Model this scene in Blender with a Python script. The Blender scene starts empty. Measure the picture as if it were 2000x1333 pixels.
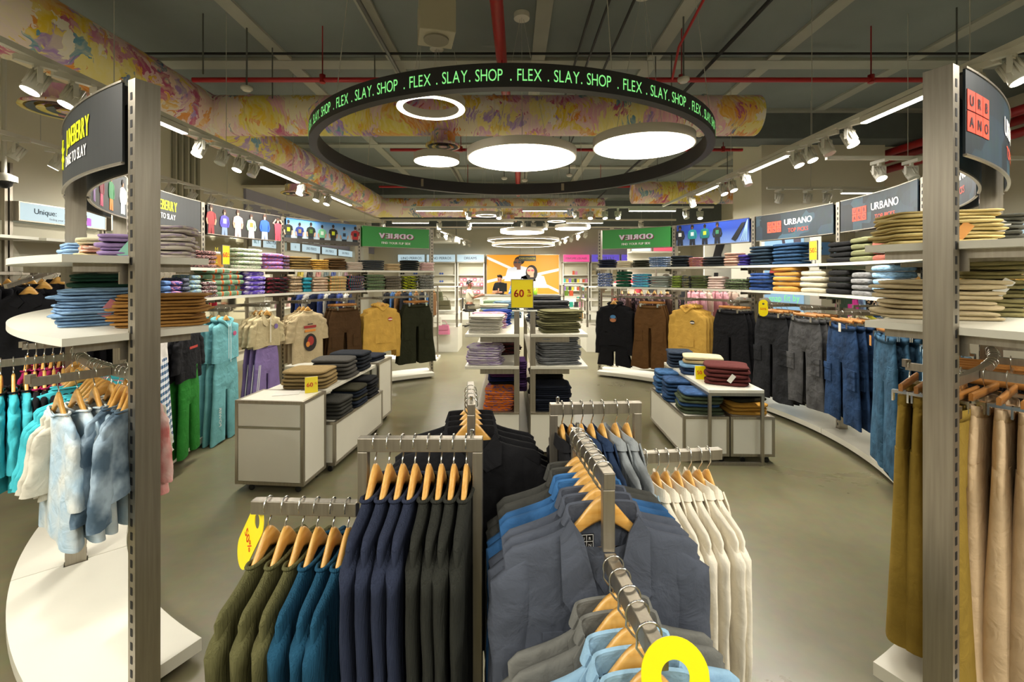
import bpy, math, random
from mathutils import Vector, Matrix
S = bpy.context.scene
COL = S.collection
PI = math.pi
rnd = random.Random(7)
# ---------------------------------------------------------------- camera, world, exposure
EYE = 1.7; F = 900.0; CX = 1000.0; HY = 538.0          # eye height; focal length and horizon of the 2000 x 1333 frame
cam_d = bpy.data.cameras.new('camera'); cam = bpy.data.objects.new('camera', cam_d); COL.objects.link(cam)
cam.location = (0, 0, EYE); cam.rotation_euler = (PI/2, 0, 0)
cam_d.sensor_width = 36.0; cam_d.lens = F/2000*36.0; cam_d.shift_y = -(666.5-HY)/2000.0; cam_d.clip_start = 0.05
S.camera = cam
wd = bpy.data.worlds.new('world'); S.world = wd; wd.use_nodes = True
wd.node_tree.nodes['Background'].inputs[0].default_value = (1, .96, .88, 1)
wd.node_tree.nodes['Background'].inputs[1].default_value = 0.3
S.view_settings.view_transform = 'Standard'; S.view_settings.look = 'None'
S.view_settings.gamma = 1.0; S.view_settings.use_curve_mapping = False
S.view_settings.exposure = 0.25
try:
    S.cycles.use_denoising = True; S.cycles.max_bounces = 6; S.cycles.diffuse_bounces = 4
    S.cycles.glossy_bounces = 3; S.cycles.sample_clamp_indirect = 4.0
except Exception: pass
LEDC = (1.0, .95, .85)
E_DISC, E_LED, E_BOX, P_SPOT, P_AREA = 12.0, 14.0, .55, 62.0, 26.0
def area_lamp(name, loc, size, power, rot=(0, 0, 0), sizey=None):
    l = bpy.data.lights.new(name, 'AREA'); l.energy = power; l.color = LEDC; l.size = size
    if sizey: l.shape = 'RECTANGLE'; l.size_y = sizey
    o = bpy.data.objects.new(name, l); COL.objects.link(o); o.location = loc; o.rotation_euler = rot
    return o
# ---------------------------------------------------------------- helpers
def W(px, py, d): return Vector(((px-CX)*d/F, d, EYE-(py-HY)*d/F))
def onz(px, py, z): return W(px, py, (EYE-z)*F/(py-HY))
def lin(h):
    h = h.lstrip('#'); r = [int(h[i:i+2], 16)/255 for i in (0, 2, 4)]
    return tuple(c/12.92 if c <= .04045 else ((c+.055)/1.055)**2.4 for c in r)
class MB:
    def __init__(s): s.v = []; s.f = []; s.m = []; s.cur = 0
    def add(s, vs, fs):
        b = len(s.v); s.v += [tuple(x) for x in vs]
        for f in fs: s.f.append(tuple(b+i for i in f)); s.m.append(s.cur)
        return s
    def box(s, x0, x1, y0, y1, z0, z1, M=None):
        v = [Vector((x, y, z)) for z in (z0, z1) for y in (y0, y1) for x in (x0, x1)]
        if M: v = [M @ p for p in v]
        return s.add(v, [(0, 2, 3, 1), (4, 5, 7, 6), (0, 1, 5, 4), (2, 6, 7, 3), (0, 4, 6, 2), (1, 3, 7, 5)])
    def bar(s, p, q, w, h):
        p = Vector(p); q = Vector(q); d = (q-p).normalized()
        up = Vector((0, 0, 1)) if abs(d.z) < .95 else Vector((0, 1, 0))
        a = d.cross(up).normalized()*w/2; b = a.cross(d).normalized()*h/2
        v = [c+i*a+j*b for c in (p, q) for i, j in ((-1, -1), (1, -1), (1, 1), (-1, 1))]
        return s.add(v, [(0, 1, 2, 3), (7, 6, 5, 4), (0, 4, 5, 1), (1, 5, 6, 2), (2, 6, 7, 3), (3, 7, 4, 0)])
    def tube(s, pts, r, n=8, closed=False):
        pts = [Vector(p) for p in pts]; k = len(pts); rr = r if isinstance(r, (list, tuple)) else [r]*k
        rings = []; prev = None
        for i, p in enumerate(pts):
            if closed: d = pts[(i+1) % k]-pts[i-1]
            else: d = pts[min(i+1, k-1)]-pts[max(i-1, 0)]
            d.normalize()
            if prev is None:
                u = Vector((0, 0, 1)) if abs(d.z) < .9 else Vector((1, 0, 0)); a = d.cross(u).normalized()
            else: a = (prev-d*prev.dot(d)).normalized()
            prev = a; b = d.cross(a)
            rings.append([p+rr[i]*(math.cos(t)*a+math.sin(t)*b) for t in (2*PI*j/n for j in range(n))])
        return s.loft(rings, closed_v=closed)
    def loft(s, rings, closed_v=False, cap0=True, cap1=True):
        n = len(rings[0]); k = len(rings); vs = [p for r in rings for p in r]; fs = []
        for i in range(k if closed_v else k-1):
            i2 = (i+1) % k
            for j in range(n): fs.append((i*n+j, i*n+(j+1) % n, i2*n+(j+1) % n, i2*n+j))
        if not closed_v:
            if cap0: b = len(vs); vs += list(rings[0]); fs.append(tuple(b+j for j in range(n-1, -1, -1)))
            if cap1: b = len(vs); vs += list(rings[-1]); fs.append(tuple(b+j for j in range(n)))
        return s.add(vs, fs)
    def lathe(s, prof, n=32, c=(0, 0, 0), M=None, caps=True):
        rings = [[Vector((c[0]+r*math.cos(2*PI*j/n), c[1]+r*math.sin(2*PI*j/n), c[2]+z)) for j in range(n)] for r, z in prof]
        if M: rings = [[M @ p for p in r] for r in rings]
        return s.loft(rings, cap0=caps, cap1=caps)
    def prism(s, poly, fn0, fn1=None, t=.004):
        """flat polygon (list of 2-D points) mapped by fn0(u, v, depth) and given thickness t"""
        n = len(poly); a = [fn0(u, v, 0) for u, v in poly]; b = [fn0(u, v, t) for u, v in poly]
        return s.add(a+b, [tuple(range(n-1, -1, -1)), tuple(range(n, 2*n))]+[(i, (i+1) % n, n+(i+1) % n, n+i) for i in range(n)])
    def mesh(s, name, smooth=False):
        me = bpy.data.meshes.new(name); me.from_pydata(s.v, [], s.f)
        if smooth: me.polygons.foreach_set('use_smooth', [True]*len(me.polygons))
        if any(s.m): me.polygons.foreach_set('material_index', s.m)
        me.update(); return me
    def build(s, name, mat, parent=None, smooth=False, bevel=0, **kw):
        me = s.mesh(name, smooth)
        for m in (mat if isinstance(mat, (list, tuple)) else [mat]): me.materials.append(m)
        o = bpy.data.objects.new(name, me); COL.objects.link(o)
        if parent: o.parent = parent
        if bevel:
            b = o.modifiers.new('bevel', 'BEVEL'); b.width = bevel; b.segments = 2; b.limit_method = 'ANGLE'
        for k, v in kw.items(): o[k] = v
        return o
MESHES = {}
def shared(key, fn, smooth=True):
    if key not in MESHES:
        me = fn().mesh(key.split('|')[0], smooth); me.materials.append(None); MESHES[key] = me
    return MESHES[key]
def inst(name, me, mat, parent=None, loc=None, rotz=0, scale=None, **kw):
    o = bpy.data.objects.new(name, me); COL.objects.link(o)
    o.material_slots[0].link = 'OBJECT'; o.material_slots[0].material = mat
    if parent: o.parent = parent
    if loc is not None: o.location = loc
    o.rotation_euler = (0, 0, rotz)
    if scale: o.scale = scale
    for k, v in kw.items(): o[k] = v
    return o
LABELS = {}
def tag(o, label, cat, group=None, kind=None):
    o['label'] = label; o['category'] = cat
    if group: o['group'] = group
    if kind: o['kind'] = kind
    LABELS[label] = LABELS.get(label, 0)+1
    return o
def thing(name, label, cat, loc=(0, 0, 0), rotz=0, group=None):
    o = bpy.data.objects.new(name, None); COL.objects.link(o); o.empty_display_size = .05
    o.location = loc; o.rotation_euler = (0, 0, rotz); return tag(o, label, cat, group)
def struct(o): o['kind'] = 'structure'; return o
ORD = 'first second third fourth fifth sixth seventh eighth ninth tenth eleventh twelfth thirteenth fourteenth fifteenth sixteenth seventeenth eighteenth nineteenth twentieth'.split()
# ---------------------------------------------------------------- materials
MATS = {}
def nodes(name):
    m = bpy.data.materials.new(name); m.use_nodes = True; nt = m.node_tree
    return m, nt, nt.nodes['Principled BSDF']
def N(nt, t, **kw):
    n = nt.nodes.new(t)
    for k, v in kw.items():
        if k in n.inputs: n.inputs[k].default_value = v
        else: setattr(n, k, v)
    return n
def plain(name, c, rough=.5, metal=0, bump=0, bscale=200, var=0, vscale=6, spec=None):
    key = (name, c, rough, metal)
    if key in MATS: return MATS[key]
    m, nt, p = nodes(name); rgb = lin(c); p.inputs['Base Color'].default_value = (*rgb, 1)
    p.inputs['Roughness'].default_value = rough; p.inputs['Metallic'].default_value = metal
    if spec is not None: p.inputs['Specular IOR Level'].default_value = spec
    tc = N(nt, 'ShaderNodeTexCoord')
    if var:
        n = N(nt, 'ShaderNodeTexNoise', Scale=vscale, Detail=5.0); nt.links.new(tc.outputs['Object'], n.inputs['Vector'])
        r = N(nt, 'ShaderNodeValToRGB'); r.color_ramp.elements[0].position = .3; r.color_ramp.elements[1].position = .7
        r.color_ramp.elements[0].color = (*[x*(1-var) for x in rgb], 1); r.color_ramp.elements[1].color = (*[min(1, x*(1+var)) for x in rgb], 1)
        nt.links.new(n.outputs['Fac'], r.inputs['Fac']); nt.links.new(r.outputs['Color'], p.inputs['Base Color'])
    if bump:
        n = N(nt, 'ShaderNodeTexNoise', Scale=float(bscale), Detail=3.0); nt.links.new(tc.outputs['Object'], n.inputs['Vector'])
        b = N(nt, 'ShaderNodeBump', Strength=bump, Distance=.01); nt.links.new(n.outputs['Fac'], b.inputs['Height']); nt.links.new(b.outputs['Normal'], p.inputs['Normal'])
    MATS[key] = m; return m
def cloth(c, kind='plain', c2='#222222', c3='#dddddd', scale=30.0):
    """fabric: plain, denim, print (blotches), stripe, check, crinkle, tie (tie-dye)"""
    key = ('cloth', c, kind, c2, c3, scale)
    if key in MATS: return MATS[key]
    m, nt, p = nodes('fabric'); p.inputs['Roughness'].default_value = .92; p.inputs['Specular IOR Level'].default_value = .15
    a, b3, d = lin(c), lin(c2), lin(c3)
    tc = N(nt, 'ShaderNodeTexCoord'); L = nt.links.new; bc = p.inputs['Base Color']
    bump_src = None
    if kind in ('plain', 'denim', 'crinkle'):
        n = N(nt, 'ShaderNodeTexNoise', Scale=9.0 if kind != 'denim' else 7.0, Detail=6.0); L(tc.outputs['Object'], n.inputs['Vector'])
        r = N(nt, 'ShaderNodeValToRGB'); e = r.color_ramp.elements; k = .10 if kind != 'denim' else .42
        e[0].position = .32; e[1].position = .7; e[0].color = (*[x*(1-k) for x in a], 1); e[1].color = (*[min(1, x*(1+k*.9)) for x in a], 1)
        L(n.outputs['Fac'], r.inputs['Fac']); L(r.outputs['Color'], bc)
    elif kind == 'tie':
        n = N(nt, 'ShaderNodeTexNoise', Scale=scale, Detail=3.0); L(tc.outputs['Object'], n.inputs['Vector'])
        r = N(nt, 'ShaderNodeValToRGB'); e = r.color_ramp.elements; e[0].position = .38; e[1].position = .62; e[0].color = (*a, 1); e[1].color = (*b3, 1)
        L(n.outputs['Fac'], r.inputs['Fac']); L(r.outputs['Color'], bc)
    elif kind == 'print':
        v = N(nt, 'ShaderNodeTexVoronoi', Scale=scale); L(tc.outputs['Object'], v.inputs['Vector'])
        r = N(nt, 'ShaderNodeValToRGB'); r.color_ramp.interpolation = 'CONSTANT'; e = r.color_ramp.elements
        e[0].color = (*a, 1); e[1].position = .5; e[1].color = (*b3, 1); x = e.new(.78); x.color = (*d, 1)
        sp = N(nt, 'ShaderNodeSeparateColor'); L(v.outputs['Color'], sp.inputs[0]); L(sp.outputs[0], r.inputs['Fac']); L(r.outputs['Color'], bc)
    elif kind in ('stripe', 'check', 'block'):
        ax = {'stripe': 'X', 'check': 'X', 'block': 'X'}[kind]
        w = N(nt, 'ShaderNodeTexWave', Scale=scale*.3); w.bands_direction = ax; L(tc.outputs['Object'], w.inputs['Vector'])
        r = N(nt, 'ShaderNodeValToRGB'); r.color_ramp.interpolation = 'CONSTANT'; e = r.color_ramp.elements
        e[0].color = (*a, 1); e[1].position = .55; e[1].color = (*b3, 1); x = e.new(.85); x.color = (*d, 1); L(w.outputs['Fac'], r.inputs['Fac'])
        if kind == 'check':
            w2 = N(nt, 'ShaderNodeTexWave', Scale=scale*.3); w2.bands_direction = 'Z'; L(tc.outputs['Object'], w2.inputs['Vector'])
            r2 = N(nt, 'ShaderNodeValToRGB'); r2.color_ramp.interpolation = 'CONSTANT'; e2 = r2.color_ramp.elements
            e2[0].color = (1, 1, 1, 1); e2[1].position = .5; e2[1].color = (*b3, 1); L(w2.outputs['Fac'], r2.inputs['Fac'])
            mx = N(nt, 'ShaderNodeMix', data_type='RGBA'); mx.inputs[0].default_value = .5
            L(r.outputs['Color'], mx.inputs[6]); L(r2.outputs['Color'], mx.inputs[7]); L(mx.outputs[2], bc)
        else: L(r.outputs['Color'], bc)
    if kind == 'crinkle':
        mp = N(nt, 'ShaderNodeMapping'); mp.inputs['Scale'].default_value = (120, 120, 14); L(tc.outputs['Object'], mp.inputs['Vector'])
        nb = N(nt, 'ShaderNodeTexNoise', Scale=1.2, Detail=3.0, Distortion=1.0); L(mp.outputs['Vector'], nb.inputs['Vector'])
        b = N(nt, 'ShaderNodeBump', Strength=.9, Distance=.006)
    else:
        nb = N(nt, 'ShaderNodeTexNoise', Scale=16.0, Detail=5.0, Distortion=.6); L(tc.outputs['Object'], nb.inputs['Vector'])
        b = N(nt, 'ShaderNodeBump', Strength=.5, Distance=.02)
    L(nb.outputs['Fac'], b.inputs['Height']); L(b.outputs['Normal'], p.inputs['Normal'])
    MATS[key] = m; return m
def glow(name, c, strength, sample=True):
    key = ('glow', c, strength)
    if key in MATS: return MATS[key]
    m, nt, p = nodes(name); rgb = lin(c); p.inputs['Base Color'].default_value = (*[x*.3 for x in rgb], 1)
    p.inputs['Emission Color'].default_value = (*rgb, 1); p.inputs['Emission Strength'].default_value = strength
    if not sample: m.cycles.emission_sampling = 'NONE'
    MATS[key] = m; return m
def mat_steel():
    m, nt, p = nodes('brushed_steel'); L = nt.links.new
    p.inputs['Metallic'].default_value = .85; p.inputs['Roughness'].default_value = .36
    tc = N(nt, 'ShaderNodeTexCoord'); mp = N(nt, 'ShaderNodeMapping'); mp.inputs['Scale'].default_value = (40, 40, 1.6); L(tc.outputs['Object'], mp.inputs['Vector'])
    n = N(nt, 'ShaderNodeTexNoise', Scale=2.0, Detail=4.0); L(mp.outputs['Vector'], n.inputs['Vector'])
    r = N(nt, 'ShaderNodeValToRGB'); e = r.color_ramp.elements; e[0].color = (*lin('#8a8478'), 1); e[1].color = (*lin('#b5ad9e'), 1)
    L(n.outputs['Fac'], r.inputs['Fac']); L(r.outputs['Color'], p.inputs['Base Color'])
    b = N(nt, 'ShaderNodeBump', Strength=.08, Distance=.003); L(n.outputs['Fac'], b.inputs['Height']); L(b.outputs['Normal'], p.inputs['Normal'])
    return m
def mat_floor():
    m, nt, p = nodes('polished_concrete'); L = nt.links.new
    tc = N(nt, 'ShaderNodeTexCoord')
    n = N(nt, 'ShaderNodeTexNoise', Scale=.9, Detail=7.0, Roughness=.6, Distortion=.4); L(tc.outputs['Object'], n.inputs['Vector'])
    r = N(nt, 'ShaderNodeValToRGB'); e = r.color_ramp.elements; e[0].position = .3; e[1].position = .72
    e[0].color = (*lin('#625d46'), 1); e[1].color = (*lin('#787358'), 1); L(n.outputs['Fac'], r.inputs['Fac'])
    n2 = N(nt, 'ShaderNodeTexNoise', Scale=14.0, Detail=6.0); L(tc.outputs['Object'], n2.inputs['Vector'])
    mx = N(nt, 'ShaderNodeMix', data_type='RGBA', blend_type='OVERLAY'); mx.inputs[0].default_value = .18
    L(r.outputs['Color'], mx.inputs[6]); L(n2.outputs['Color'], mx.inputs[7]); L(mx.outputs[2], p.inputs['Base Color'])
    mr = N(nt, 'ShaderNodeMapRange'); mr.inputs[3].default_value = .22; mr.inputs[4].default_value = .38
    L(n.outputs['Fac'], mr.inputs[0]); L(mr.outputs[0], p.inputs['Roughness']); p.inputs['Specular IOR Level'].default_value = .45
    return m
def mat_duct():
    m, nt, p = nodes('painted_duct'); L = nt.links.new; p.inputs['Roughness'].default_value = .5
    tc = N(nt, 'ShaderNodeTexCoord')
    def warp(src, scale, amp, stretch=None):
        q = src
        if stretch:
            mp = N(nt, 'ShaderNodeMapping'); mp.inputs['Scale'].default_value = stretch; mp.inputs['Rotation'].default_value = (.5, .3, .8); L(src, mp.inputs['Vector']); q = mp.outputs['Vector']
        wn = N(nt, 'ShaderNodeTexNoise', Scale=scale, Detail=4.0); L(q, wn.inputs['Vector'])
        ad = N(nt, 'ShaderNodeVectorMath', operation='MULTIPLY_ADD'); ad.inputs[1].default_value = (amp, amp, amp); L(wn.outputs['Color'], ad.inputs[0]); L(src, ad.inputs[2]); return ad.outputs[0]
    def cells(vec, scale, stretch, rot, stops):
        mp = N(nt, 'ShaderNodeMapping'); mp.inputs['Scale'].default_value = stretch; mp.inputs['Rotation'].default_value = rot; L(vec, mp.inputs['Vector'])
        v = N(nt, 'ShaderNodeTexVoronoi', Scale=scale); L(mp.outputs['Vector'], v.inputs['Vector']); sp = N(nt, 'ShaderNodeSeparateColor'); L(v.outputs['Color'], sp.inputs[0])
        r = N(nt, 'ShaderNodeValToRGB'); r.color_ramp.interpolation = 'CONSTANT'; e = r.color_ramp.elements; e[0].color = (*lin(stops[0][1]), 1); e[1].position = stops[1][0]; e[1].color = (*lin(stops[1][1]), 1)
        for pos, c in stops[2:]:
            x = e.new(pos); x.color = (*lin(c), 1)
        L(sp.outputs[0], r.inputs['Fac']); return r.outputs['Color'], sp.outputs[1]
    w1 = warp(tc.outputs['Object'], 1.8, .5); w2 = warp(w1, 1.0, .30, (34, 6, 10))
    c1, _ = cells(w2, 1.3, (2.6, 1.5, 2.4), (.4, .3, .6), [(0, '#ecc9cc'), (.16, '#efe3c6'), (.30, '#e8d55a'), (.42, '#e7a9bd'), (.54, '#f0e08a'), (.66, '#d7a0c4'), (.76, '#e9b04a'), (.85, '#f2ded6'), (.93, '#cf7fa6')])
    c2, f2 = cells(w2, 2.1, (2.6, 4.2, 3.0), (.9, .2, .3), [(0, '#bd4f7c'), (.22, '#e28f2e'), (.42, '#5f93ac'), (.52, '#a987c4'), (.66, '#e8c62e'), (.84, '#f4ece0'), (.94, '#4f6f9c')])
    gt = N(nt, 'ShaderNodeMath', operation='GREATER_THAN'); gt.inputs[1].default_value = .66; L(f2, gt.inputs[0])
    mx = N(nt, 'ShaderNodeMix', data_type='RGBA'); L(gt.outputs[0], mx.inputs[0]); L(c1, mx.inputs[6]); L(c2, mx.inputs[7])
    mp = N(nt, 'ShaderNodeMapping'); mp.inputs['Scale'].default_value = (40, 5, 9); mp.inputs['Rotation'].default_value = (.5, .2, .9); L(w1, mp.inputs['Vector'])
    n2 = N(nt, 'ShaderNodeTexNoise', Scale=1.0, Detail=5.0); L(mp.outputs['Vector'], n2.inputs['Vector'])
    r2 = N(nt, 'ShaderNodeValToRGB'); e2 = r2.color_ramp.elements; e2[0].position = .42; e2[1].position = .66; e2[0].color = (0, 0, 0, 1); e2[1].color = (.55, .55, .55, 1); L(n2.outputs['Fac'], r2.inputs['Fac'])
    m2 = N(nt, 'ShaderNodeMix', data_type='RGBA'); L(r2.outputs['Color'], m2.inputs[0]); L(mx.outputs[2], m2.inputs[6]); m2.inputs[7].default_value = (*lin('#f1e6b8'), 1); L(m2.outputs[2], p.inputs['Base Color'])
    return m
def mat_wood(c1='#dbac60', c2='#c8913f'):
    m, nt, p = nodes('varnished_wood'); L = nt.links.new; p.inputs['Roughness'].default_value = .3
    tc = N(nt, 'ShaderNodeTexCoord'); mp = N(nt, 'ShaderNodeMapping'); mp.inputs['Scale'].default_value = (6, 60, 60); L(tc.outputs['Object'], mp.inputs['Vector'])
    n = N(nt, 'ShaderNodeTexNoise', Scale=1.5, Detail=4.0); L(mp.outputs['Vector'], n.inputs['Vector'])
    r = N(nt, 'ShaderNodeValToRGB'); e = r.color_ramp.elements; e[0].color = (*lin(c2), 1); e[1].color = (*lin(c1), 1); e[0].position = .25; e[1].position = .65
    L(n.outputs['Fac'], r.inputs['Fac']); L(r.outputs['Color'], p.inputs['Base Color']); return m
def mat_denim_sign():
    m, nt, p = nodes('denim_print'); L = nt.links.new; p.inputs['Roughness'].default_value = .5
    tc = N(nt, 'ShaderNodeTexCoord'); v = N(nt, 'ShaderNodeTexVoronoi', Scale=4.2, distance='CHEBYCHEV'); L(tc.outputs['Object'], v.inputs['Vector'])
    sp = N(nt, 'ShaderNodeSeparateColor'); L(v.outputs['Color'], sp.inputs[0]); r = N(nt, 'ShaderNodeValToRGB'); e = r.color_ramp.elements
    e[0].color = (*lin('#141d24'), 1); e[1].color = (*lin('#33505f'), 1); x = e.new(.6); x.color = (*lin('#22343f'), 1); L(sp.outputs[0], r.inputs['Fac'])
    n = N(nt, 'ShaderNodeTexNoise', Scale=14.0, Detail=6.0); L(tc.outputs['Object'], n.inputs['Vector'])
    mx = N(nt, 'ShaderNodeMix', data_type='RGBA', blend_type='OVERLAY'); mx.inputs[0].default_value = .3; L(r.outputs['Color'], mx.inputs[6]); L(n.outputs['Color'], mx.inputs[7]); L(mx.outputs[2], p.inputs['Base Color'])
    return m
def mat_sky_sign(top, bot, z0, z1):
    m, nt, p = nodes('sky_print'); L = nt.links.new; p.inputs['Roughness'].default_value = .5
    tc = N(nt, 'ShaderNodeTexCoord'); sx = N(nt, 'ShaderNodeSeparateXYZ'); L(tc.outputs['Object'], sx.inputs[0])
    mr = N(nt, 'ShaderNodeMapRange'); mr.inputs[1].default_value = z0; mr.inputs[2].default_value = z1; L(sx.outputs[2], mr.inputs[0])
    r = N(nt, 'ShaderNodeValToRGB'); e = r.color_ramp.elements; e[0].color = (*lin(bot), 1); e[1].color = (*lin(top), 1); L(mr.outputs[0], r.inputs['Fac']); L(r.outputs['Color'], p.inputs['Base Color'])
    return m
STEEL = mat_steel(); FLOORM = mat_floor(); DUCT = mat_duct(); WOOD = mat_wood(); WOODB = mat_wood('#b0783c', '#8d5a28')
CHROME = plain('chrome_wire', '#d8d8d4', .18, 1.0)
WHITE = plain('white_laminate', '#dedbcd', .32, var=.03, vscale=3); WHITEM = plain('white_metal', '#d8d5c8', .4)
BLACK = plain('black_plastic', '#141414', .45); DARKS = plain('dark_slot', '#0c0d10', .6)
WALLM = plain('beige_wall_paint', '#dad3bc', .8, bump=.04, bscale=90, var=.03, vscale=1.2)
CEILM = plain('dark_grey_slab', '#7b8380', .85, bump=.1, bscale=40, var=.12, vscale=.8)
CEILL = plain('pale_ceiling_strip', '#a3a498', .85, var=.08, vscale=2); CEILD = plain('dark_beam_paint', '#636968', .8, var=.08)
RED = plain('red_pipe_paint', '#a3171c', .4); GALV = plain('galvanised_rod', '#6d6f6b', .5, .6); CABLE = plain('black_cable', '#1b1b1b', .6)
SIGNB = plain('black_sign_print', '#2c3032', .5, var=.06, vscale=2); GREEN = plain('green_sign_print', '#3d9a4a', .4); YEL = plain('yellow_card', '#f2dc12', .35)
RINGM = plain('ring_black', '#2b2b2c', .5); LEDM = glow('led_diffuser', '#fff6e4', E_LED); DISCM = glow('lamp_disc_diffuser', '#fff4e0', E_DISC)
LENS = glow('spot_lens', '#fff6e2', 14.0, False); BOXM = glow('lightbox_face', '#cfeaf4', E_BOX, False); NEON = glow('green_led_text', '#8ef58a', .75, False)
TXTR = plain('red_print', '#e03a1c', .5); TXTW = plain('white_print', '#eeeeea', .5); TXTY = plain('yellow_print', '#e6ee12', .5); TXTD = plain('dark_print', '#1f2a38', .5); TXTO = plain('orange_print', '#e8533a', .5)
SKINT = plain('skin', '#a97558', .6); SKIND = plain('brown_skin', '#7a4c34', .6); HAIR = plain('black_hair', '#17120f', .6)
# ---------------------------------------------------------------- lettering
def text_geo(s, size, mirror='', gap=.09):
    """letters as flat faces: list of (verts2d, faces), total width; letters listed in mirror are flipped"""
    out = []; x = 0.0
    for ch in s:
        if ch == ' ': x += size*.3; continue
        key = 'glyph|'+ch
        if key not in MESHES:
            cu = bpy.data.curves.new('glyph', 'FONT'); cu.body = ch; cu.size = 1.0; cu.resolution_u = 3
            ob = bpy.data.objects.new('glyph', cu); me = ob.to_mesh()
            MESHES[key] = ([(v.co.x, v.co.y) for v in me.vertices], [tuple(p.vertices) for p in me.polygons])
            ob.to_mesh_clear(); bpy.data.objects.remove(ob); bpy.data.curves.remove(cu)
        vs, fs = MESHES[key]
        if not vs: continue
        x0 = min(v[0] for v in vs); x1 = max(v[0] for v in vs)
        vv = [((x1-v[0] if ch in mirror else v[0]-x0)*size+x, v[1]*size) for v in vs]
        out.append((vv, fs)); x += (x1-x0)*size+size*gap
    return out, max(0, x-size*gap)
def lettering(name, s, size, fn, mat, parent, t=.004, mirror='', sx=1.0, align='c', bold=0, at=(0, 0), gap=.09):
    """fn(u, v, depth) -> local point; text centred on u = at[0], baseline at v = at[1]"""
    geo, w = text_geo(s, size, mirror, gap); mb = MB(); off = {'c': -w/2, 'l': 0, 'r': -w}[align]
    for du in ([0] if not bold else [-bold, 0, bold]):
        for vs, fs in geo:
            P = [fn(at[0]+(u+off)*sx+du, at[1]+v, t+abs(du)*.02) for u, v in vs]; mb.add(P, fs)
    return mb.build(name, mat, parent)
def flat_fn(o, ux, uz, n):
    o, ux, uz, n = Vector(o), Vector(ux), Vector(uz), Vector(n)
    return lambda u, v, d: o+ux*u+uz*v+n*d
# ---------------------------------------------------------------- garment shapes (x = across, front = -y, z up)
def sgn(x): return -1 if x < 0 else 1
def se(a, b, t, e=.75):
    c, s = math.cos(t), math.sin(t)
    return a*sgn(c)*abs(c)**e, b*sgn(s)*abs(s)**e
def hz(x): return -.070-.066*(1-math.exp(-(x/.060)**2))-.055*min(abs(x), .24)/.22          # top edge of a hanger under its rail
def hanger_wood():
    mb = MB(); rings = []
    for i in range(37):
        x = -.125+.25*i/36; u = abs(x)/.125; z = hz(x); h = .020+.034*math.exp(-(x/.05)**2); t = .0065
        y = 0
        rings.append([Vector((x, y+dy*t, z-h/2+dz*h/2)) for dy, dz in ((-1, -.7), (-1, .7), (-.55, 1), (.55, 1), (1, .7), (1, -.7), (.55, -1), (-.55, -1))])
    mb.loft(rings); return mb
def hanger_bar(): return MB().tube([(-.118, -.002, -.190), (.118, -.002, -.190)], .005, 8)
def hook_wire(r=.0021, R=.022, drop=.078):
    pts = [(0, 0, -drop), (0, 0, -.062), (-.010, 0, -.052), (-.0215, 0, -.036)]
    pts += [(R*math.sin(t), 0, -.015+R*math.cos(t)) for t in [-PI*.62+PI*1.25*k/12 for k in range(13)]]
    return MB().tube(pts, r, 6)
def clip_wood(): 
    mb = MB(); rings = []
    for i in range(9):
        x = -.18+.36*i/8; rings.append([Vector((x, y, -.085+z)) for y, z in ((-.007, -.015), (-.007, .012), (0, .017), (.007, .012), (.007, -.015))])
    return mb.loft(rings)
def clip_metal(x):
    mb = MB(); mb.box(x-.012, x+.012, -.034, .034, -.116, -.103); mb.box(x-.014, x+.014, -.035, -.0285, -.15, -.1035); mb.box(x-.014, x+.014, .0285, .035, -.15, -.1035); mb.box(x-.012, x+.012, -.012, .012, -.1035, -.096); return mb
def ripple(x, z, v, amp, seed):
    r = random.Random(seed); s = 0
    for k in range(4):
        f = 18+r.random()*38; ph = r.random()*6.28; s += math.sin(x*f+ph+z*(r.random()-.5)*10)*(.5+r.random()*.5)
    return amp*v*s*.5
def body_rings(w, L, t, neck, flare, amp, seed, vneck=0, waist=0, n=40, hem=0, sh=.008, tf=.25):
    rings = []; zs = hz(.2)-.07; rows = 14
    for i in range(rows):
        v = i/(rows-1); z = -L+(zs+L)*v
        a = w*(.97+flare*(1-v)**1.5)*(1-waist*math.exp(-((v-.55)/.2)**2)); b = t*(.95+tf*(1-v))
        if hem and i == 0: a *= .9; 
        rg = []
        for j in range(n):
            th = 2*PI*j/n; x, y = se(a, b, th); y += ripple(x, z, (1-v)*.85+.15, amp, seed+(1 if y > 0 else 0)); z2 = z+.012*math.sin(x*14+seed)*(1-v)
            rg.append(Vector((x, y, z2)))
        rings.append(rg)
    for i in range(9):
        u = i/8; x0 = w*.99+(neck-w*.99)*u; b = t*(1-.62*u)+.0; z = hz(x0)+sh+.003
        rg = []
        for j in range(n):
            th = 2*PI*j/n; x, y = se(x0, max(b, .0145), th, .7); zz = z-(.035*(1-u) if False else 0)
            if y < 0 and vneck: zz -= vneck*math.exp(-(x/(neck*.55))**2)*u**2
            if i == 0: zz = z-.012
            rg.append(Vector((x, y+ripple(x, z, .25, amp, seed), zz)))
        rings.append(rg)
    return rings
def top_body(w=.225, L=.72, t=.045, neck=.075, flare=.02, amp=.008, seed=1, vneck=0, waist=0, sh=.008, tf=.25):
    mb = MB(); rings = body_rings(w, L, t, neck, flare, amp, seed, vneck, waist, sh=sh, tf=tf)
    mb.loft(rings, cap0=True, cap1=False); return mb
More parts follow.
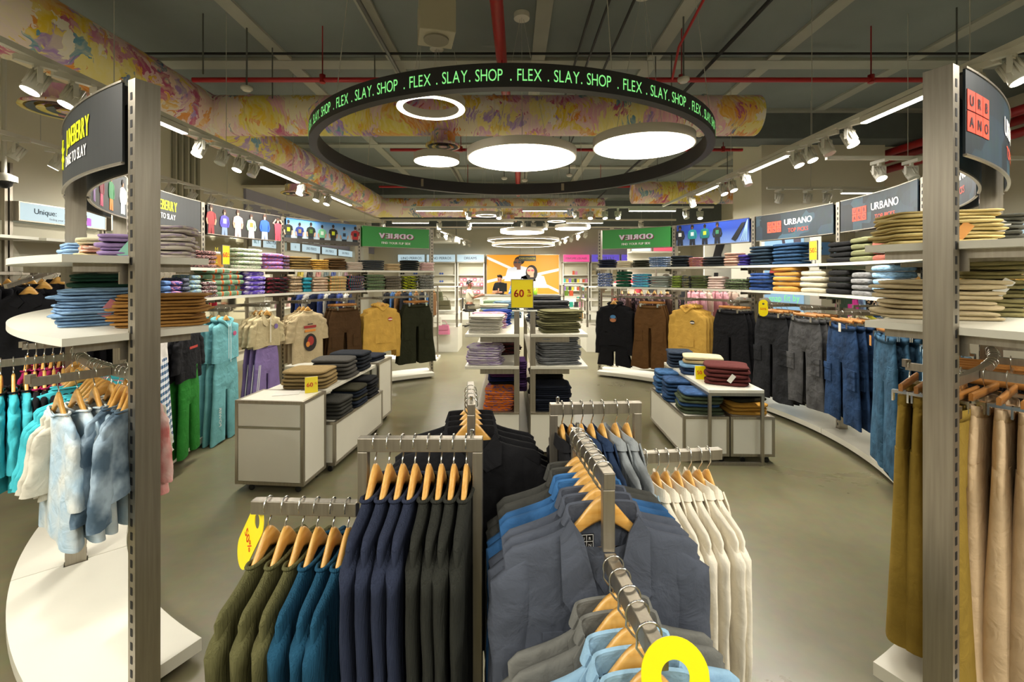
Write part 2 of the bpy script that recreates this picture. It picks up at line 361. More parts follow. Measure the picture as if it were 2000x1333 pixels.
def sleeve(sd, w=.225, L=.58, r0=.075, r1=.048, t=.6, out=.05, fwd=0, gather=0, seed=1, flare=0, z0=None):
    mb = MB(); rings = []; k = 19; zs = hz(w*.93) if z0 is None else z0
    for i in range(k):
        v = i/(k-1); cx = sd*(w*.90+out*v**.8); cz = zs-.045-L*v; cy = fwd*v
        r = r0+(r1-r0)*v
        if gather: g_ = .34; r = r0*(1-.32*v/g_) if v < g_ else (r0*.68+(r1-r0*.68)*((v-g_)/(1-g_))**.45); r += .008 if abs(v-g_-.03) < .045 else 0
        rg = []
        for j in range(14):
            th = 2*PI*j/14; x, y = se(r*.72, r*t, th, .9); q = 1+.08*math.sin(3*th+seed+v*9)+.06*math.sin(5*th+v*17+seed*2)+.04*math.sin(2*th-v*23)
            rg.append(Vector((cx+x*q, cy+y*q, cz)))
        rings.append(rg)
    top = [Vector((sd*(w*.80)+(p.x-sd*w*.9)*.55, p.y*.7, zs-.012+(p.x*sd-w*.9)*-.35)) for p in rings[0]]
    rings[0] = [Vector((p.x, p.y, p.z+.012-(p.x*sd-w*.9)*.5)) for p in rings[0]]
    mb.loft([top]+rings); return mb
def collar(neck=.075, vneck=0):
    mb = MB(); z0 = hz(neck)+.008; n = 20; rs = []
    for j in range(n+1):                       # band standing behind the neck, fading towards the front
        th = -.35+(PI+.7)*j/n; x, y = se(neck+.003, .022, th, .8); up = .032*min(1, max(0, math.sin(th)+.75)); zz = z0+.009
        rs.append([Vector((x, y, zz-.008)), Vector((x*.97, y*.9, zz+up)), Vector((x*1.03, y*1.1+.002, zz+up+.002)), Vector((x*1.12+sgn(x)*.004, y*1.3+.003, zz-.004))])
    mb.loft(rs)
    V = vneck
    for s in (-1, 1):                          # the two flaps lying on the chest
        P = [(neck*.98, z0+.022, -.012), (neck*1.30, z0-.012, -.016), (neck*1.26, z0-.075-V*.45, -.031), (neck*(.62+V*1.2), z0-.098-V*.62, -.034), (.010, z0-.052-V*.80, -.031), (neck*.66, z0-.012, -.021)]
        a = [Vector((s*x, y, z)) for x, z, y in P]; b = [p+Vector((0, -.005, .001)) for p in a]; k = len(P)
        mb.add(a+b, [tuple(range(k)), tuple(range(2*k-1, k-1, -1))]+[(i, (i+1) % k, k+(i+1) % k, k+i) for i in range(k)])
    return mb
def neck_band(neck=.075, t=.019, r=.005):
    mb = MB(); pts = []
    for j in range(28):
        th = 2*PI*j/28; x, y = se(neck, t, th, .8); pts.append((x, y, hz(neck)+.018-(.02*max(0, -math.sin(th))*math.exp(-(x/.05)**2))))
    return mb.tube(pts, r, 6, closed=True)
def hood_shape(neck=.085):
    pts = []; rr = []
    for j in range(32):
        th = 2*PI*j/32; x, y = se(neck*1.12, .024, th, .85); f = max(0, -math.sin(th))*math.exp(-(x/.06)**2)
        pts.append((x, y, hz(neck)+.026-.075*f+.012*max(0, math.sin(th)))); rr.append(.018+.006*max(0, math.sin(th))-.004*f)
    return MB().tube(pts, rr, 10, closed=True)
def trousers(w=.19, hip=.235, L=1.0, flare=.0, t=.045, seed=1, amp=.0045, tf=0, spread=.02, crotch=.30, n=36):
    mb = MB(); rings = []; z0 = -.125
    for i in range(9):
        v = i/8; z = z0-v*crotch; a = w+(hip-w)*min(1, v*1.5)**.7; b = .022+(t-.022)*min(1, v*2)
        rg = []
        for j in range(n):
            th = 2*PI*j/n; x, y = se(a, b, th); rg.append(Vector((x, y+ripple(x, z, .6, amp, seed), z+(.012*(x/w)**2-.012 if i == 0 else 0))))
        rings.append(rg)
    rings.insert(0, [Vector((p.x*.95, p.y*.6, p.z-.02)) for p in rings[0]]); rings.append([Vector((p.x*.96, p.y*.45, p.z-.05)) for p in rings[-1]])
    mb.loft(rings)
    for sd in (-1, 1):
        rs = []
        for i in range(14):
            v = i/13; z = z0-crotch*.72-(L-crotch*.72)*v; a = hip*.5*(1-.10*math.sin(PI*min(1, v*1.4))+flare*v**1.5); cx = sd*(hip*.5+spread*v); b = t*(.93+.1*flare*v+tf*v)
            rg = []
            for j in range(22):
                th = 2*PI*j/22; x, y = se(a, b, th); rg.append(Vector((cx+x, y+ripple(x+cx, z, .5+.6*v, amp*.9, seed+sd), z+.01*math.sin(x*20+seed)*v)))
            rs.append(rg)
        mb.loft(rs)
    return mb
def waistband(w=.19):
    mb = MB(); rings = []
    for z, k in ((-.122, 1.0), (-.122, 1.06), (-.165, 1.10), (-.165, 1.02)):
        rings.append([Vector((x*k, y*k, z+.012*(x/w)**2-.012)) for x, y in (se(w, .024, 2*PI*j/36) for j in range(36))])
    mb.loft(rings, closed_v=True); return mb
def pocket(x, z, w, h, y=-.05, flap=True):
    mb = MB(); mb.box(x-w/2, x+w/2, y-.003, y+.012, z-h, z)
    if flap: mb.box(x-w/2-.004, x+w/2+.004, y-.007, y, z-h*.28, z+.008)
    return mb
def skirt(w=.15, L=.62, flare=1.0, t=.06, seed=2, n=48):
    mb = MB(); rings = []
    for i in range(12):
        v = i/11; a = w*(1+flare*v**.8*.8); b = .03+(t-.03)*v; z = -.125-L*v; rg = []
        for j in range(n):
            th = 2*PI*j/n; x, y = se(a, b, th); q = 1+.16*v*math.sin(th*9+seed); rg.append(Vector((x*(1+.03*v*math.sin(th*7)), y*q, z)))
        rings.append(rg)
    return mb.loft(rings)
def folded(seed=1, layers=1, n=34, rows=9, rough=1.0):
    """a folded garment, unit size (1 x 1 x 1) on z = 0; its rounded folded edge faces -y"""
    r = random.Random(seed); mb = MB(); rings = []; ph = [r.random()*6.28 for _ in range(9)]
    cut = [0]+sorted((i+.35*(r.random()-.5))/layers for i in range(1, layers))+[1]
    for k in range(layers):
        a, b = cut[k], cut[k+1]; dx = .045*rough*(r.random()-.5)*(layers > 1); dy = -.03*rough*r.random()*(layers > 1); w = 1-.05*r.random()*(layers > 1)
        for i in range(rows+1):
            lv = i/rows; e = max(0, 1-abs(2*lv-1)**2.6)**.5; v = a+(b-a)*lv; rg = []
            for j in range(n):
                th = 2*PI*j/n; x, y = se(.5, .5, th, .32); ins = (.075 if y < 0 else .05)*(1-e)*(1.0 if layers == 1 else .75)
                x, y = (x-sgn(x)*ins*min(1, abs(x)*3))*w+dx, y-sgn(y)*ins*min(1, abs(y)*3)+dy
                x += rough*(.014*math.sin(6*y+ph[2]+k)+.007*math.sin(17*y+ph[3]+v*3)); y += rough*(.012*math.sin(5*x+ph[4]+k*2)+.009*math.sin(15*x+ph[5]+v*2))
                z = v+rough*(.055*math.sin(4*x+ph[6]+k)+.05*math.sin(5*y+ph[7])+.03*math.sin(11*x+ph[8]))*(v if v < .5 else .5+(1-v)*.3)
                rg.append(Vector((x, y, max(0, z))))
            rings.append(rg)
    top = rings[-1]; g = []
    for q, dz in ((.85, .05), (.5, .075), (.18, .07)):
        g.append([Vector((p.x*q, p.y*q, 1+(p.z-1)*q+dz+rough*(.03*math.sin(p.x*9+ph[1])+.03*math.sin(p.y*7+p.x*5+ph[0]))*(1-q)*1.5)) for p in top])
    mb.loft(rings+g); return mb
def FM(seed, layers=1, rough=1.0): return shared(f'folded_cloth|{seed}|{layers}|{rough}', lambda: folded(seed, layers, rough=rough))
def draped_tag(): return MB().box(-.02, .02, -.0015, .0015, -.08, 0)
PILE_N = {}
def orders(n):
    if n == 1: return ['single']
    return ['lowest']+[f'{ORD[n-1-i]} from top' for i in range(1, n-1)]+['topmost']
FN = dict(top='folded_blouse', trouser='folded_trousers', jean='folded_jeans', tee='folded_tee', hoodie='folded_hoodie', shirt='folded_shirt', polo='folded_polo', denim='folded_jeans')
def pile(c, wx, dy, hz_, n, mat, desc, where, rot, what='garment', seed=0, layers=1, name=None, rough=1.0, tagc=None, cat='folded clothes', messy=0.0):
    """n folded garments on top of one another, each an object; desc + where single the pile out"""
    r = random.Random(seed*31+int(wx*1000)+n); z = c[2]; os_ = orders(n)
    d0 = desc if isinstance(desc, str) else desc[0]; name = name or FN.get(d0.split()[-1], 'folded_garment')
    for i in range(n):
        mm = mat[i % len(mat)] if isinstance(mat, (list, tuple)) else mat
        h = hz_*(.94+.12*r.random())
        loc = (c[0]+(r.random()-.5)*.02*(1+4*messy), c[1]+(r.random()-.5)*.02*(1+4*messy), z+.0005)
        o = inst(name, FM((seed+i) % 7+1, layers, rough), mm, None, loc, rot+(r.random()-.5)*(.08+messy)+(PI if r.random() < .0 else 0), (wx*(.95+.08*r.random()), dy*(.95+.08*r.random()), h*.86))
        d = desc[i % len(desc)] if isinstance(desc, (list, tuple)) else desc
        tag(o, f'{os_[i]} folded {d} {where}'.replace('single folded', 'folded'), cat, f'{desc if isinstance(desc, str) else desc[0]} {where}')
        if tagc and i == n//2:
            q = Matrix.Rotation(rot, 3, 'Z') @ Vector((wx*.16, -dy*.53, 0)); g = inst('price_tag', shared('price_tag', draped_tag, False), tagc, None, Vector(loc)+q+Vector((0, 0, h*.9)), rot); g.rotation_euler = (0, .6, rot); tag(g, f'price tag hanging from the folded {d} {where}', 'price tag')
        z += h
    return z
# ---------------------------------------------------------------- whole garments on hangers
def hanger(p, rot, label, group, kind='wood', wood=None, bar=False, small=False):
    t = thing('clothes_hanger' if kind == 'wood' else 'clip_hanger', label, 'hanger', p, rot, group)
    if kind == 'wood':
        inst('hanger_arms', shared('hanger_arms', hanger_wood), wood or WOOD, t)
        if bar: inst('hanger_bar', shared('hanger_bar', hanger_bar), wood or WOOD, t)
    else:
        inst('hanger_bar', shared('clip_bar', clip_wood), wood or WOOD, t)
        for s in (-1, 1): inst('clip', shared(f'clip|{s}', lambda: clip_metal(s*.14), False), CHROME, t)
    inst('hook', shared('hook', hook_wire), CHROME, t, (0, 0, .0), 0)
    return t
def top(p, rot, label, mat, group=None, name='shirt', w=.225, L=.72, t=.04, neck=.075, sl=.58, r0=.07, r1=.05, seed=1, col=True, vneck=0, flare=.02, sleeves=True, hood=False, band=None, gather=0, st=.28, out=.05, waist=0, amp=.008, cat='shirt', prints=(), matb=None, sh=.008, tf=.25):
    g = thing(name, label, cat, p, rot, group)
    k = f'{w}|{L}|{t}|{neck}|{seed}|{vneck}|{flare}|{waist}|{amp}|{sh}|{tf}'
    inst('body', shared('body|'+k, lambda: top_body(w, L, t, neck, flare, amp, seed, vneck, waist, sh, tf)), mat, g)
    if sleeves:
        for s in (-1, 1): inst('sleeve', shared(f'sleeve|{w}|{sl}|{r0}|{r1}|{st}|{out}|{gather}|{seed}|{s}', lambda: sleeve(s, w, sl, r0, r1, st, out, 0, gather, seed)), matb or mat, g)
    if hood: inst('hood', shared('hood', hood_shape), mat, g)
    elif col: inst('collar', shared(f'collar|{neck}|{vneck}', lambda: collar(neck, vneck), False), mat, g)
    else: inst('neckband', shared(f'neckband|{neck}', lambda: neck_band(neck)), band or mat, g)
    for pn, mb, m in prints: mb.build(pn, m, g)
    return g
def bottoms(p, rot, label, mat, group=None, name='trousers', w=.19, hip=.235, L=.95, flare=.1, t=.022, seed=1, pk=(), tf=0, spread=.04, cat='trousers', band=None):
    g = thing(name, label, cat, p, rot, group)
    inst('legs', shared(f'trouser_legs|{w}|{hip}|{L}|{flare}|{t}|{seed}|{spread}|{tf}', lambda: trousers(w, hip, L, flare, t, seed, spread=spread, tf=tf)), mat, g)
    inst('waistband', shared(f'waistband|{w}', lambda: waistband(w)), band or mat, g)
    for x, z, pw, ph in pk: inst('pocket', shared(f'pocket|{x}|{z}|{pw}|{ph}|{t}', lambda: pocket(x, z, pw, ph, -t-.004), False), mat, g)
    return g
# ---------------------------------------------------------------- the room
XL, XR, YB, YF, ZC = -5.4, 7.0, 18.0, -4.0, 4.2
struct(MB().box(XL-.1, XR+.1, YF-.1, YB+.1, -.1, 0).build('floor', FLOORM))
struct(MB().box(XL-.1, XR+.1, YF-.1, YB+.1, ZC, ZC+.1).build('ceiling', CEILM))
struct(MB().box(XL-.1, XL, YF, YB, 0, ZC).build('wall_left', WALLM))
struct(MB().box(XR, XR+.1, YF, YB, 0, ZC).build('wall_right', WALLM))
struct(MB().box(XL-.1, XR+.1, YB, YB+.1, 0, ZC).build('wall_back', WALLM))
struct(MB().box(XL-.1, XR+.1, YF-.1, YF, 0, ZC).build('wall_front', WALLM))
# ribs of a panel and a pale violet facing on the side wall, a lowered ceiling field behind the bays
for i, px in enumerate((337, 349, 361, 373, 385)):
    y = 5.4*F/(CX-px); struct(MB().box(XL, XL+.03, y-.03, y+.03, 2.5, ZC).build(f'trim_{i+1}', plain('rib_beige', '#8f8a75', .8)))
struct(MB().box(XL, XL+.05, 9.27, 17.9, 2.52, 3.45).build('wall_panel_violet', plain('violet_grey_paint', '#9c9bb0', .8)))
struct(MB().box(XL, -4.2, 9.2, 18, 3.45, 3.5).build('ceiling_soffit', WALLM))
struct(MB().box(XL, -4.9, 15.2, 15.75, 0, 3.45).build('column_1', plain('white_column', '#c9c6b6', .7)))
struct(MB().box(5.5, XR, 9.40, 9.5, 0, 2.9).build('partition_1', WALLM))
struct(MB().box(3.98, 5.95, 7.35, 8.3, 2.45, ZC).build('wall_bulkhead', WALLM))
struct(MB().box(3.95, 4.0, 7.3, 8.3, 0, 2.46).build('column_2', plain('white_column', '#c9c6b6', .7)))
struct(MB().box(4.72, 4.9, 7.3, 7.5, 0, 2.46).build('column_3', plain('white_column', '#c9c6b6', .7)))
struct(MB().box(XL, XR, 15.4, 15.9, 3.3, ZC).build('ceiling_beam_1', CEILD))
struct(MB().box(XL, XR, 12.3, 12.8, 3.85, ZC).build('ceiling_beam_2', CEILD))
struct(MB().box(1.8, XR, 7.0, 7.45, 3.78, ZC).build('ceiling_beam_3', CEILD))
# pale joint strips on the slab
k = 4
for y in (3.62, 5.4, 7.0, 8.8, 10.6, 12.4):
    struct(MB().box(XL, XR, y-.11, y+.11, ZC-.035, ZC).build(f'trim_{k+2}', CEILL)); k += 1
for x in (-1.35, .30, 1.62, 3.0, 4.6, -2.6):
    struct(MB().box(x-.075, x+.075, YF, YB, ZC-.03, ZC).build(f'trim_{k+2}', CEILL)); k += 1
# fissures and conduits
def pipe(name, pts, r, mat, label, cat='pipe', group=None, n=10):
    o = MB().tube(pts, r, n).build(name, mat, None, True); return tag(o, label, cat, group)
pipe('conduit', [(-1.35, 1.5, 4.12), (-1.35, 16, 4.12)], .02, GALV, 'thin grey conduit clipped to the dark ceiling above the fashion bays', 'conduit')
pipe('conduit', [(2.25, 1.5, 4.1), (2.25, 6.8, 4.1), (2.25, 6.95, 3.72), (2.25, 14, 3.72)], .02, CABLE, 'dark conduit running back along the ceiling and dropping at the beam', 'conduit')
for i, x in enumerate((.72, .86, 1.08)):
    pipe('conduit', [(x, 1.5, 4.13), (x, 8.6, 4.13)], .013, CABLE, f'{ORD[i]} of three dark conduits behind the lit pendant discs', 'conduit', 'dark conduits over the discs')
pipe('conduit', [(-5.3, 5.05, 4.13), (7, 5.05, 4.13)], .014, CABLE, 'thin dark conduit crossing the whole ceiling', 'conduit')
pr = thing('sprinkler_pipe', 'thick red sprinkler main running down the middle of the ceiling', 'pipe')
MB().tube([(-.18, 1.2, 3.98), (-.10, 5, 3.9), (.12, 9.5, 3.82), (.16, 11.9, 3.78)], .055, 14).build('pipe_run', RED, pr, True)
def branch(x0, x1, y, z, label, drops):
    t = thing('sprinkler_pipe', label, 'pipe', (0, 0, 0), 0, 'red sprinkler branch pipes')
    MB().tube([(x0, y, z), (x1, y, z)], .024, 10).build('pipe_run', RED, t, True)
    for x in drops:
        MB().lathe([(.03, -.03), (.03, .05), (.006, .05), (.006, ZC-z)], 10, (x, y, z)).build('pipe_hanger', RED, t, True)
branch(-3.2, 4.15, 4.62, 3.66, 'red sprinkler branch pipe crossing above the near rim of the black ring', (-1.9, -.1, 1.7, 3.6))
branch(-1.9, 3.6, 7.2, 3.66, 'red sprinkler branch pipe seen through the black ring', (-.8, 1.5, 3.3))
branch(-3, 4.6, 10.4, 3.7, 'red sprinkler branch pipe beyond the black ring', (-1.0, 2.0))
pipe('sprinkler_hose', [(1.62, 3.2, 4.1), (1.6, 3.6, 4.05), (1.52, 4.2, 3.78), (1.6, 4.6, 3.66)], .012, RED, 'thin red hose hanging from the ceiling to the red branch pipe', 'hose')
for i, (x, y0, y1, z) in enumerate(((6.15, 3.5, 12, 3.7), (6.4, 3.5, 12, 3.5), (6.7, 3.5, 12, 3.75))):
    pipe('fire_pipe', [(x, y0, z), (x, y1, z)], .06, RED, f'{ORD[i]} of three thick red pipes behind the beige bulkhead', 'pipe', 'thick red pipes', 12)
# painted ducts
def duct(name, p, q, r, label, joints):
    t = thing(name, label, 'duct'); p, q = Vector(p), Vector(q)
    k = 24; MB().tube([p+(q-p)*i/k for i in range(k+1)], r, 36).build('duct_tube', DUCT, t, True)
    for u in joints:
        a = p+(q-p)*u; d = (q-p).normalized()*.02; MB().tube([a-d, a-d*.3, a+d*.3, a+d], [r, r+.012, r+.012, r], 36).build('joint_band', DUCT, t, True)
    return t
dm = duct('air_duct', (-3.5, 1.0, 3.5), (-3.5, 12.2, 3.5), .275, 'big air duct painted in pink yellow and orange running back above the fashion bays', (.12, .2, .3, .45, .6, .75, .9))
dc = duct('air_duct', (-3.4, 5.2, 3.5), (2.75, 5.2, 3.5), .22, 'painted air duct crossing behind the black ring', (.08, .3, .52, .72, .9))
dk = duct('air_duct', (-3.4, 11.6, 3.4), (2.3, 11.6, 3.4), .24, 'painted air duct crossing far behind the pendant lamps', (.2, .5, .8))
dr = duct('air_duct', (2.4, 9.2, 3.35), (4.8, 9.2, 3.35), .22, 'short painted air duct beside the beige bulkhead', (.3, .7))
def diffuser(x, y, z, drop, r, label):
    t = thing('air_diffuser', label, 'vent', (x, y, z), 0, 'round painted air diffusers')
    MB().lathe([(r*.72, 0), (r*.72, -drop), (r, -drop-.03), (r*1.02, -drop-.05), (r*.9, -drop-.05)], 32, caps=False).build('neck', DUCT, t, True)
    for i in range(4):
        q = r*(.86-.2*i); MB().lathe([(q, -drop-.052), (q-.03, -drop-.028), (q-.05, -drop-.03)], 32, caps=False).build('vane_ring', DUCT if i % 2 else CEILD, t, True)
    MB().lathe([(r*.16, -drop-.05), (r*.16, -drop-.03)], 24).build('centre_plate', DUCT, t, True)
diffuser(-.78, 5.2, 3.3, .10, .19, 'round painted air diffuser under the crossing duct inside the ring')
diffuser(-3.75, 3.9, 3.25, .12, .30, 'round painted air diffuser behind the first two spotlights over the junior sign')
diffuser(-3.7, 7.9, 3.24, .1, .24, 'round painted air diffuser under the long duct behind the track')
diffuser(1.9, 11.4, 3.2, .1, .22, 'round painted air diffuser far behind above the green sign of the denim bays')
diffuser(-.1, 11.4, 3.18, .1, .22, 'round painted air diffuser far behind above the cash counter')
for i, p in enumerate(((-2.95, 4.4), (-2.6, 5.0), (-1.55, 5.2), (1.62, 5.2), (1.8, 5.2), (4.15, 4.3), (2.9, 9.2), (4.3, 9.2))):
    pipe('hanging_rod', [(p[0], p[1], 3.62 if p[1] < 9 else 3.565), (p[0], p[1], ZC)], .007, GALV, f'thin dark hanging rod from the ceiling, {ORD[i]} from the violet wall', 'rod', 'hanging rods', 6)
# speaker box, detectors, camera dome
sb = thing('ceiling_speaker', 'white cube loudspeaker under the dark ceiling', 'speaker', W(852, 48, 3.15)); sb.rotation_euler = (0, 0, .25)
MB().box(-.12, .12, -.12, .12, -.1, .14).build('housing', plain('cream_speaker', '#b9b29a', .5), sb, bevel=.006)
MB().lathe([(.085, -.112), (.085, -.1)], 28).build('grille', plain('speaker_grille', '#8f8a78', .7, bump=.3, bscale=300), sb)
MB().box(-.02, .02, -.02, .02, .14, ZC-sb.location.z).build('mount_bracket', GALV, sb)
for i, (px, py, d) in enumerate(((482, 172, 4.6), (1335, 155, 4.4), (985, 348, 8.4), (1025, 352, 8.6), (1112, 342, 8.2))):
    p = W(px, py, d); t = thing('smoke_detector', ('white smoke detector hanging beside the painted duct', 'white smoke detector on a dark drop rod beside the black ring', 'white smoke detector behind the lit middle disc, first of three', 'white smoke detector behind the lit middle disc, second of three', 'white smoke detector behind the lit middle disc, third of three')[i], 'detector', p)
    MB().lathe([(.035, -.03), (.055, -.012), (.055, .01), (.03, .02)], 20).build('sensor_head', WHITEM, t, True)
    MB().lathe([(.008, .02), (.008, ZC-p.z)], 8).build('drop_rod', GALV, t, True)
p = W(8, 355, 4.3); t = thing('security_camera', 'white dome security camera on a long drop tube before the beige wall', 'camera', p)
MB().lathe([(.09, .0), (.09, .05), (.03, .08)], 24).build('housing', WHITEM, t, True); MB().lathe([(.02, -.06), (.055, -.035), (.06, 0)], 20).build('dome', BLACK, t, True)
MB().lathe([(.018, .08), (.018, ZC-p.z)], 12).build('drop_tube', WHITEM, t, True)
# pendant ring with running letters
RC = Vector((0, 4.8, 2.87)); RR = 1.94
rg = thing('pendant_ring', 'huge black pendant ring sign with green SHOP FLEX SLAY letters', 'ring sign', RC)
MB().lathe([(RR-.07, 0), (RR, 0), (RR, .15), (RR-.07, .15), (RR-.07, 0)], 120, caps=False).build('ring_band', RINGM, rg, True)
for o in [rg.children[0]]:
    m = o.modifiers.new('edge', 'EDGE_SPLIT'); m.split_angle = .6
ring_fn = lambda u, v, d: Vector(((RR+.002)*math.sin(u/RR), -(RR+.002)*math.cos(u/RR), v))
for i in range(-5, 5):
    for w_, du in (('SHOP', 0), ('.', .218), ('FLEX', .262), ('.', .452), ('SLAY', .492), ('.', .668)):
        lettering('lettering', w_, .108, ring_fn, NEON, rg, 0, sx=.66, align='l', at=(-.229+.708*i+du, .038))
for a in (-.75, .35, 1.1, 2.6, 3.5, 4.3):
    x, y = (RR-.035)*math.sin(a), -(RR-.035)*math.cos(a); MB().tube([(x, y, .15), (x*.93, y*.93, ZC-RC.z)], .0035, 6).build('suspension_wire', plain('wire_white', '#b8b6ac', .5), rg)
for px in (790, 1102):
    a = math.atan2((px-CX)/F*6.6, 1.8); x, y = (RR-.072)*math.sin(a), (RR-.072)*math.cos(a); MB().box(-.02, .02, -.008, 0, .03, .13, Matrix.Translation((x, y, 0))).build('joint_plate', STEEL, rg)
def disc(px, py, d, R, label, th=.075):
    p = W(px, py, d); t = thing('pendant_disc_lamp', label, 'pendant lamp', p, 0, 'round pendant disc lamps')
    MB().lathe([(R*.985, 0), (R, 0), (R, th), (R*.9, th+.01), (.02, th+.012)], 64).build('lamp_rim', plain('lamp_rim_white', '#cdc6b6', .5), t, True).modifiers.new('e', 'EDGE_SPLIT').split_angle = .6
    MB().lathe([(R*.97, -.004), (R*.97, .002)], 64).build('diffuser', DISCM, t)
    for a in (.5, 2.6, 4.7):
        MB().tube([(R*.6*math.cos(a), R*.6*math.sin(a), th), (.02*math.cos(a), .02*math.sin(a), ZC-p.z-.05)], .002, 5).build('suspension_wire', plain('wire_white', '#b8b6ac', .5), t)
    MB().lathe([(.075, 0), (.075, .05)], 24, (0, 0, ZC-p.z-.05)).build('ceiling_rose', WHITEM, t, True)
disc(1019, 311, 4.4, .52, 'biggest glowing pendant disc in the middle of the black ring')
disc(1256, 287, 4.05, .435, 'glowing pendant disc at the denim side of the black ring')
disc(853, 316, 5.0, .245, 'small glowing pendant disc under the painted diffuser')
disc(1020, 455, 10.5, .50, 'glowing pendant disc hanging before the cash counter')
disc(1118, 447, 10.5, .40, 'glowing pendant disc hanging behind the tracks on the denim side')
def ring_lamp(p, R, label, w=.05):
    t = thing('pendant_ring_lamp', label, 'pendant lamp', p, 0, 'glowing ring lamps')
    MB().lathe([(R, .004), (R, .07), (R-w, .07), (R-w, .004), (R, .004)], 72, caps=False).build('lamp_rim', plain('lamp_rim_white', '#cdc6b6', .5), t, True).modifiers.new('e', 'EDGE_SPLIT').split_angle = .6
    MB().lathe([(R-.003, 0), (R-.003, .003), (R-w+.003, .003), (R-w+.003, 0), (R-.003, 0)], 72, caps=False).build('diffuser', glow('ring_diffuser', '#fff4e0', 7.0), t)
    for a in (.3, 2.4, 4.5): MB().tube([(R*math.cos(a)*.96, R*math.sin(a)*.96, .07), (R*.2*math.cos(a), R*.2*math.sin(a), ZC-p[2])], .002, 5).build('suspension_wire', plain('wire_white', '#b8b6ac', .5), t)
ring_lamp(W(842, 213, 3.6), .265, 'glowing ring lamp hanging at the fashion side of the black ring')
ring_lamp(W(951, 422, 9.0), .22, 'small glowing ring lamp under the far track')
ring_lamp(W(1087, 433, 10.2), .2, 'small glowing ring lamp beside the far spotlights')
ring_lamp(W(1022, 471, 13.5), 1.05, 'upper of two wide ring lamps over the cash counter', .06)
ring_lamp(W(1022, 480, 13.5), .92, 'lower of two wide ring lamps over the cash counter', .06)
# ---------------------------------------------------------------- light tracks
def track(p, q, label, drops=()):
    t = thing('light_track', label, 'light track', (0, 0, 0), 0, 'white light tracks'); MB().bar(p, q, .035, .035).build('rail', WHITEM, t)
    for u in drops:
        a = Vector(p)+(Vector(q)-Vector(p))*u; MB().tube([a, (a.x, a.y, ZC)], .003, 5).build('suspension_wire', plain('wire_white', '#b8b6ac', .5), t)
def linear(p, q, label, power=1.0):
    p, q = Vector(p), Vector(q); c = (p+q)/2; L = (q-p).length; d = (q-p)/L
    t = thing('linear_lamp', label, 'linear lamp', c, 0, 'white linear lamps')
    MB().bar(p-c, q-c, .05, .045).build('housing', WHITEM, t)
    if power: l = area_lamp('linear_light', (c.x, c.y, c.z-.035), .05, P_AREA*L*power, (0, 0, 0 if abs(d.x) > abs(d.y) else PI/2), None); l.data.shape = 'RECTANGLE'; l.data.size = L; l.data.size_y = .05
    z = Vector((0, 0, -.026)); MB().bar(p-c+z+d*.01, q-c+z-d*.01, .044, .008).build('diffuser', LEDM, t)
NSP = {}
def spot(p, aim, where, power=None, lit=True, s=1.0):
    NSP[where] = NSP.get(where, 0)+1; k = NSP[where]
    t = thing('track_spotlight', f'{ORD[k-1]} white finned spotlight along {where}', 'spotlight', p, 0, 'white track spotlights')
    d = Vector((aim[0], aim[1], 0)); d = d.normalized() if d.length > 1e-6 else Vector((0, 1, 0)); rz = math.atan2(d.y, d.x)-PI/2
    t.rotation_euler = (0, 0, rz); t.scale = (s, s, s)
    inst('driver_box', shared('driver_box', lambda: MB().box(-.018, .018, -.09, .09, -.05, -.0185), False), WHITEM, t)
    def brk():
        m = MB(); m.box(-.012, .012, -.012, .012, -.075, -.049); m.box(-.058, .058, -.012, .012, -.085, -.075); m.box(-.06, -.052, -.012, .012, -.16, -.075); m.box(.052, .06, -.012, .012, -.16, -.075); return m
    inst('bracket', shared('bracket', brk, False), WHITEM, t)
    def head():
        m = MB(); m.lathe([(.018, .07), (.034, .06), (.036, .03), (.046, -.05), (.047, -.062), (.043, -.062)], 20)
        for i in range(10):
            a = 2*PI*i/10; M = Matrix.Rotation(a, 4, 'Z'); m.box(.032, .050, -.0015, .0015, -.03, .066, M)
        return m
    h = inst('lamp_head', shared('lamp_head', head), WHITEM, t, (0, 0, -.15)); h.rotation_euler = (math.radians(aim[2]), 0, 0)
    inst('lens', shared('lens', lambda: MB().lathe([(.0425, -.0635), (.0425, -.061)], 20), False), LENS if lit else plain('unlit_lens', '#b9b9b0', .2), h)
    if power:
        l = bpy.data.lights.new('spot_lamp', 'SPOT'); l.energy = power; l.color = LEDC; l.spot_size = math.radians(150 if 'aisle' in where else 118); l.spot_blend = 1.0; l.shadow_soft_size = .05
        o = bpy.data.objects.new('spot_lamp', l); COL.objects.link(o); o.parent = h; o.location = (0, 0, -.075)
ZT = 2.95
def on_track(px, X, z=ZT):      # depth on a track at x = X from a pixel column
    return X*F/(px-CX)
tl, tr = -2.72, 2.72
track((tl, -2, ZT), (tl, 8.3, ZT), 'long white light track over the fashion bays', (.5, .62, .75, .9))
track((tr, -2, ZT), (tr, 8.3, ZT), 'long white light track over the denim bays', (.46, .6, .75, .9))
for i, (a, b) in enumerate(((182, 212), (295, 363), (510, 583), (640, 685))): linear((tl, on_track(a, tl), ZT-.047), (tl, on_track(b, tl), ZT-.047), f'white linear lamp on the fashion track, {ORD[i]} from the entrance')
for i, (a, b) in enumerate(((1822, 1685), (1540, 1465), (1405, 1362))): linear((tr, on_track(a, tr), ZT-.047), (tr, on_track(b, tr), ZT-.047), f'white linear lamp on the denim track, {ORD[i]} from the entrance')
for j, y in enumerate((1.7, .3, -1.1)):  # linear lamps added out of view to brighten the dark foreground
    for s, n in ((tl, 'fashion'), (tr, 'denim')): linear((s, y-1.0, ZT-.047), (s, y, ZT-.047), f'white linear lamp over the entrance on the {n} track, {ORD[j]} behind the last visible one', 1.6)
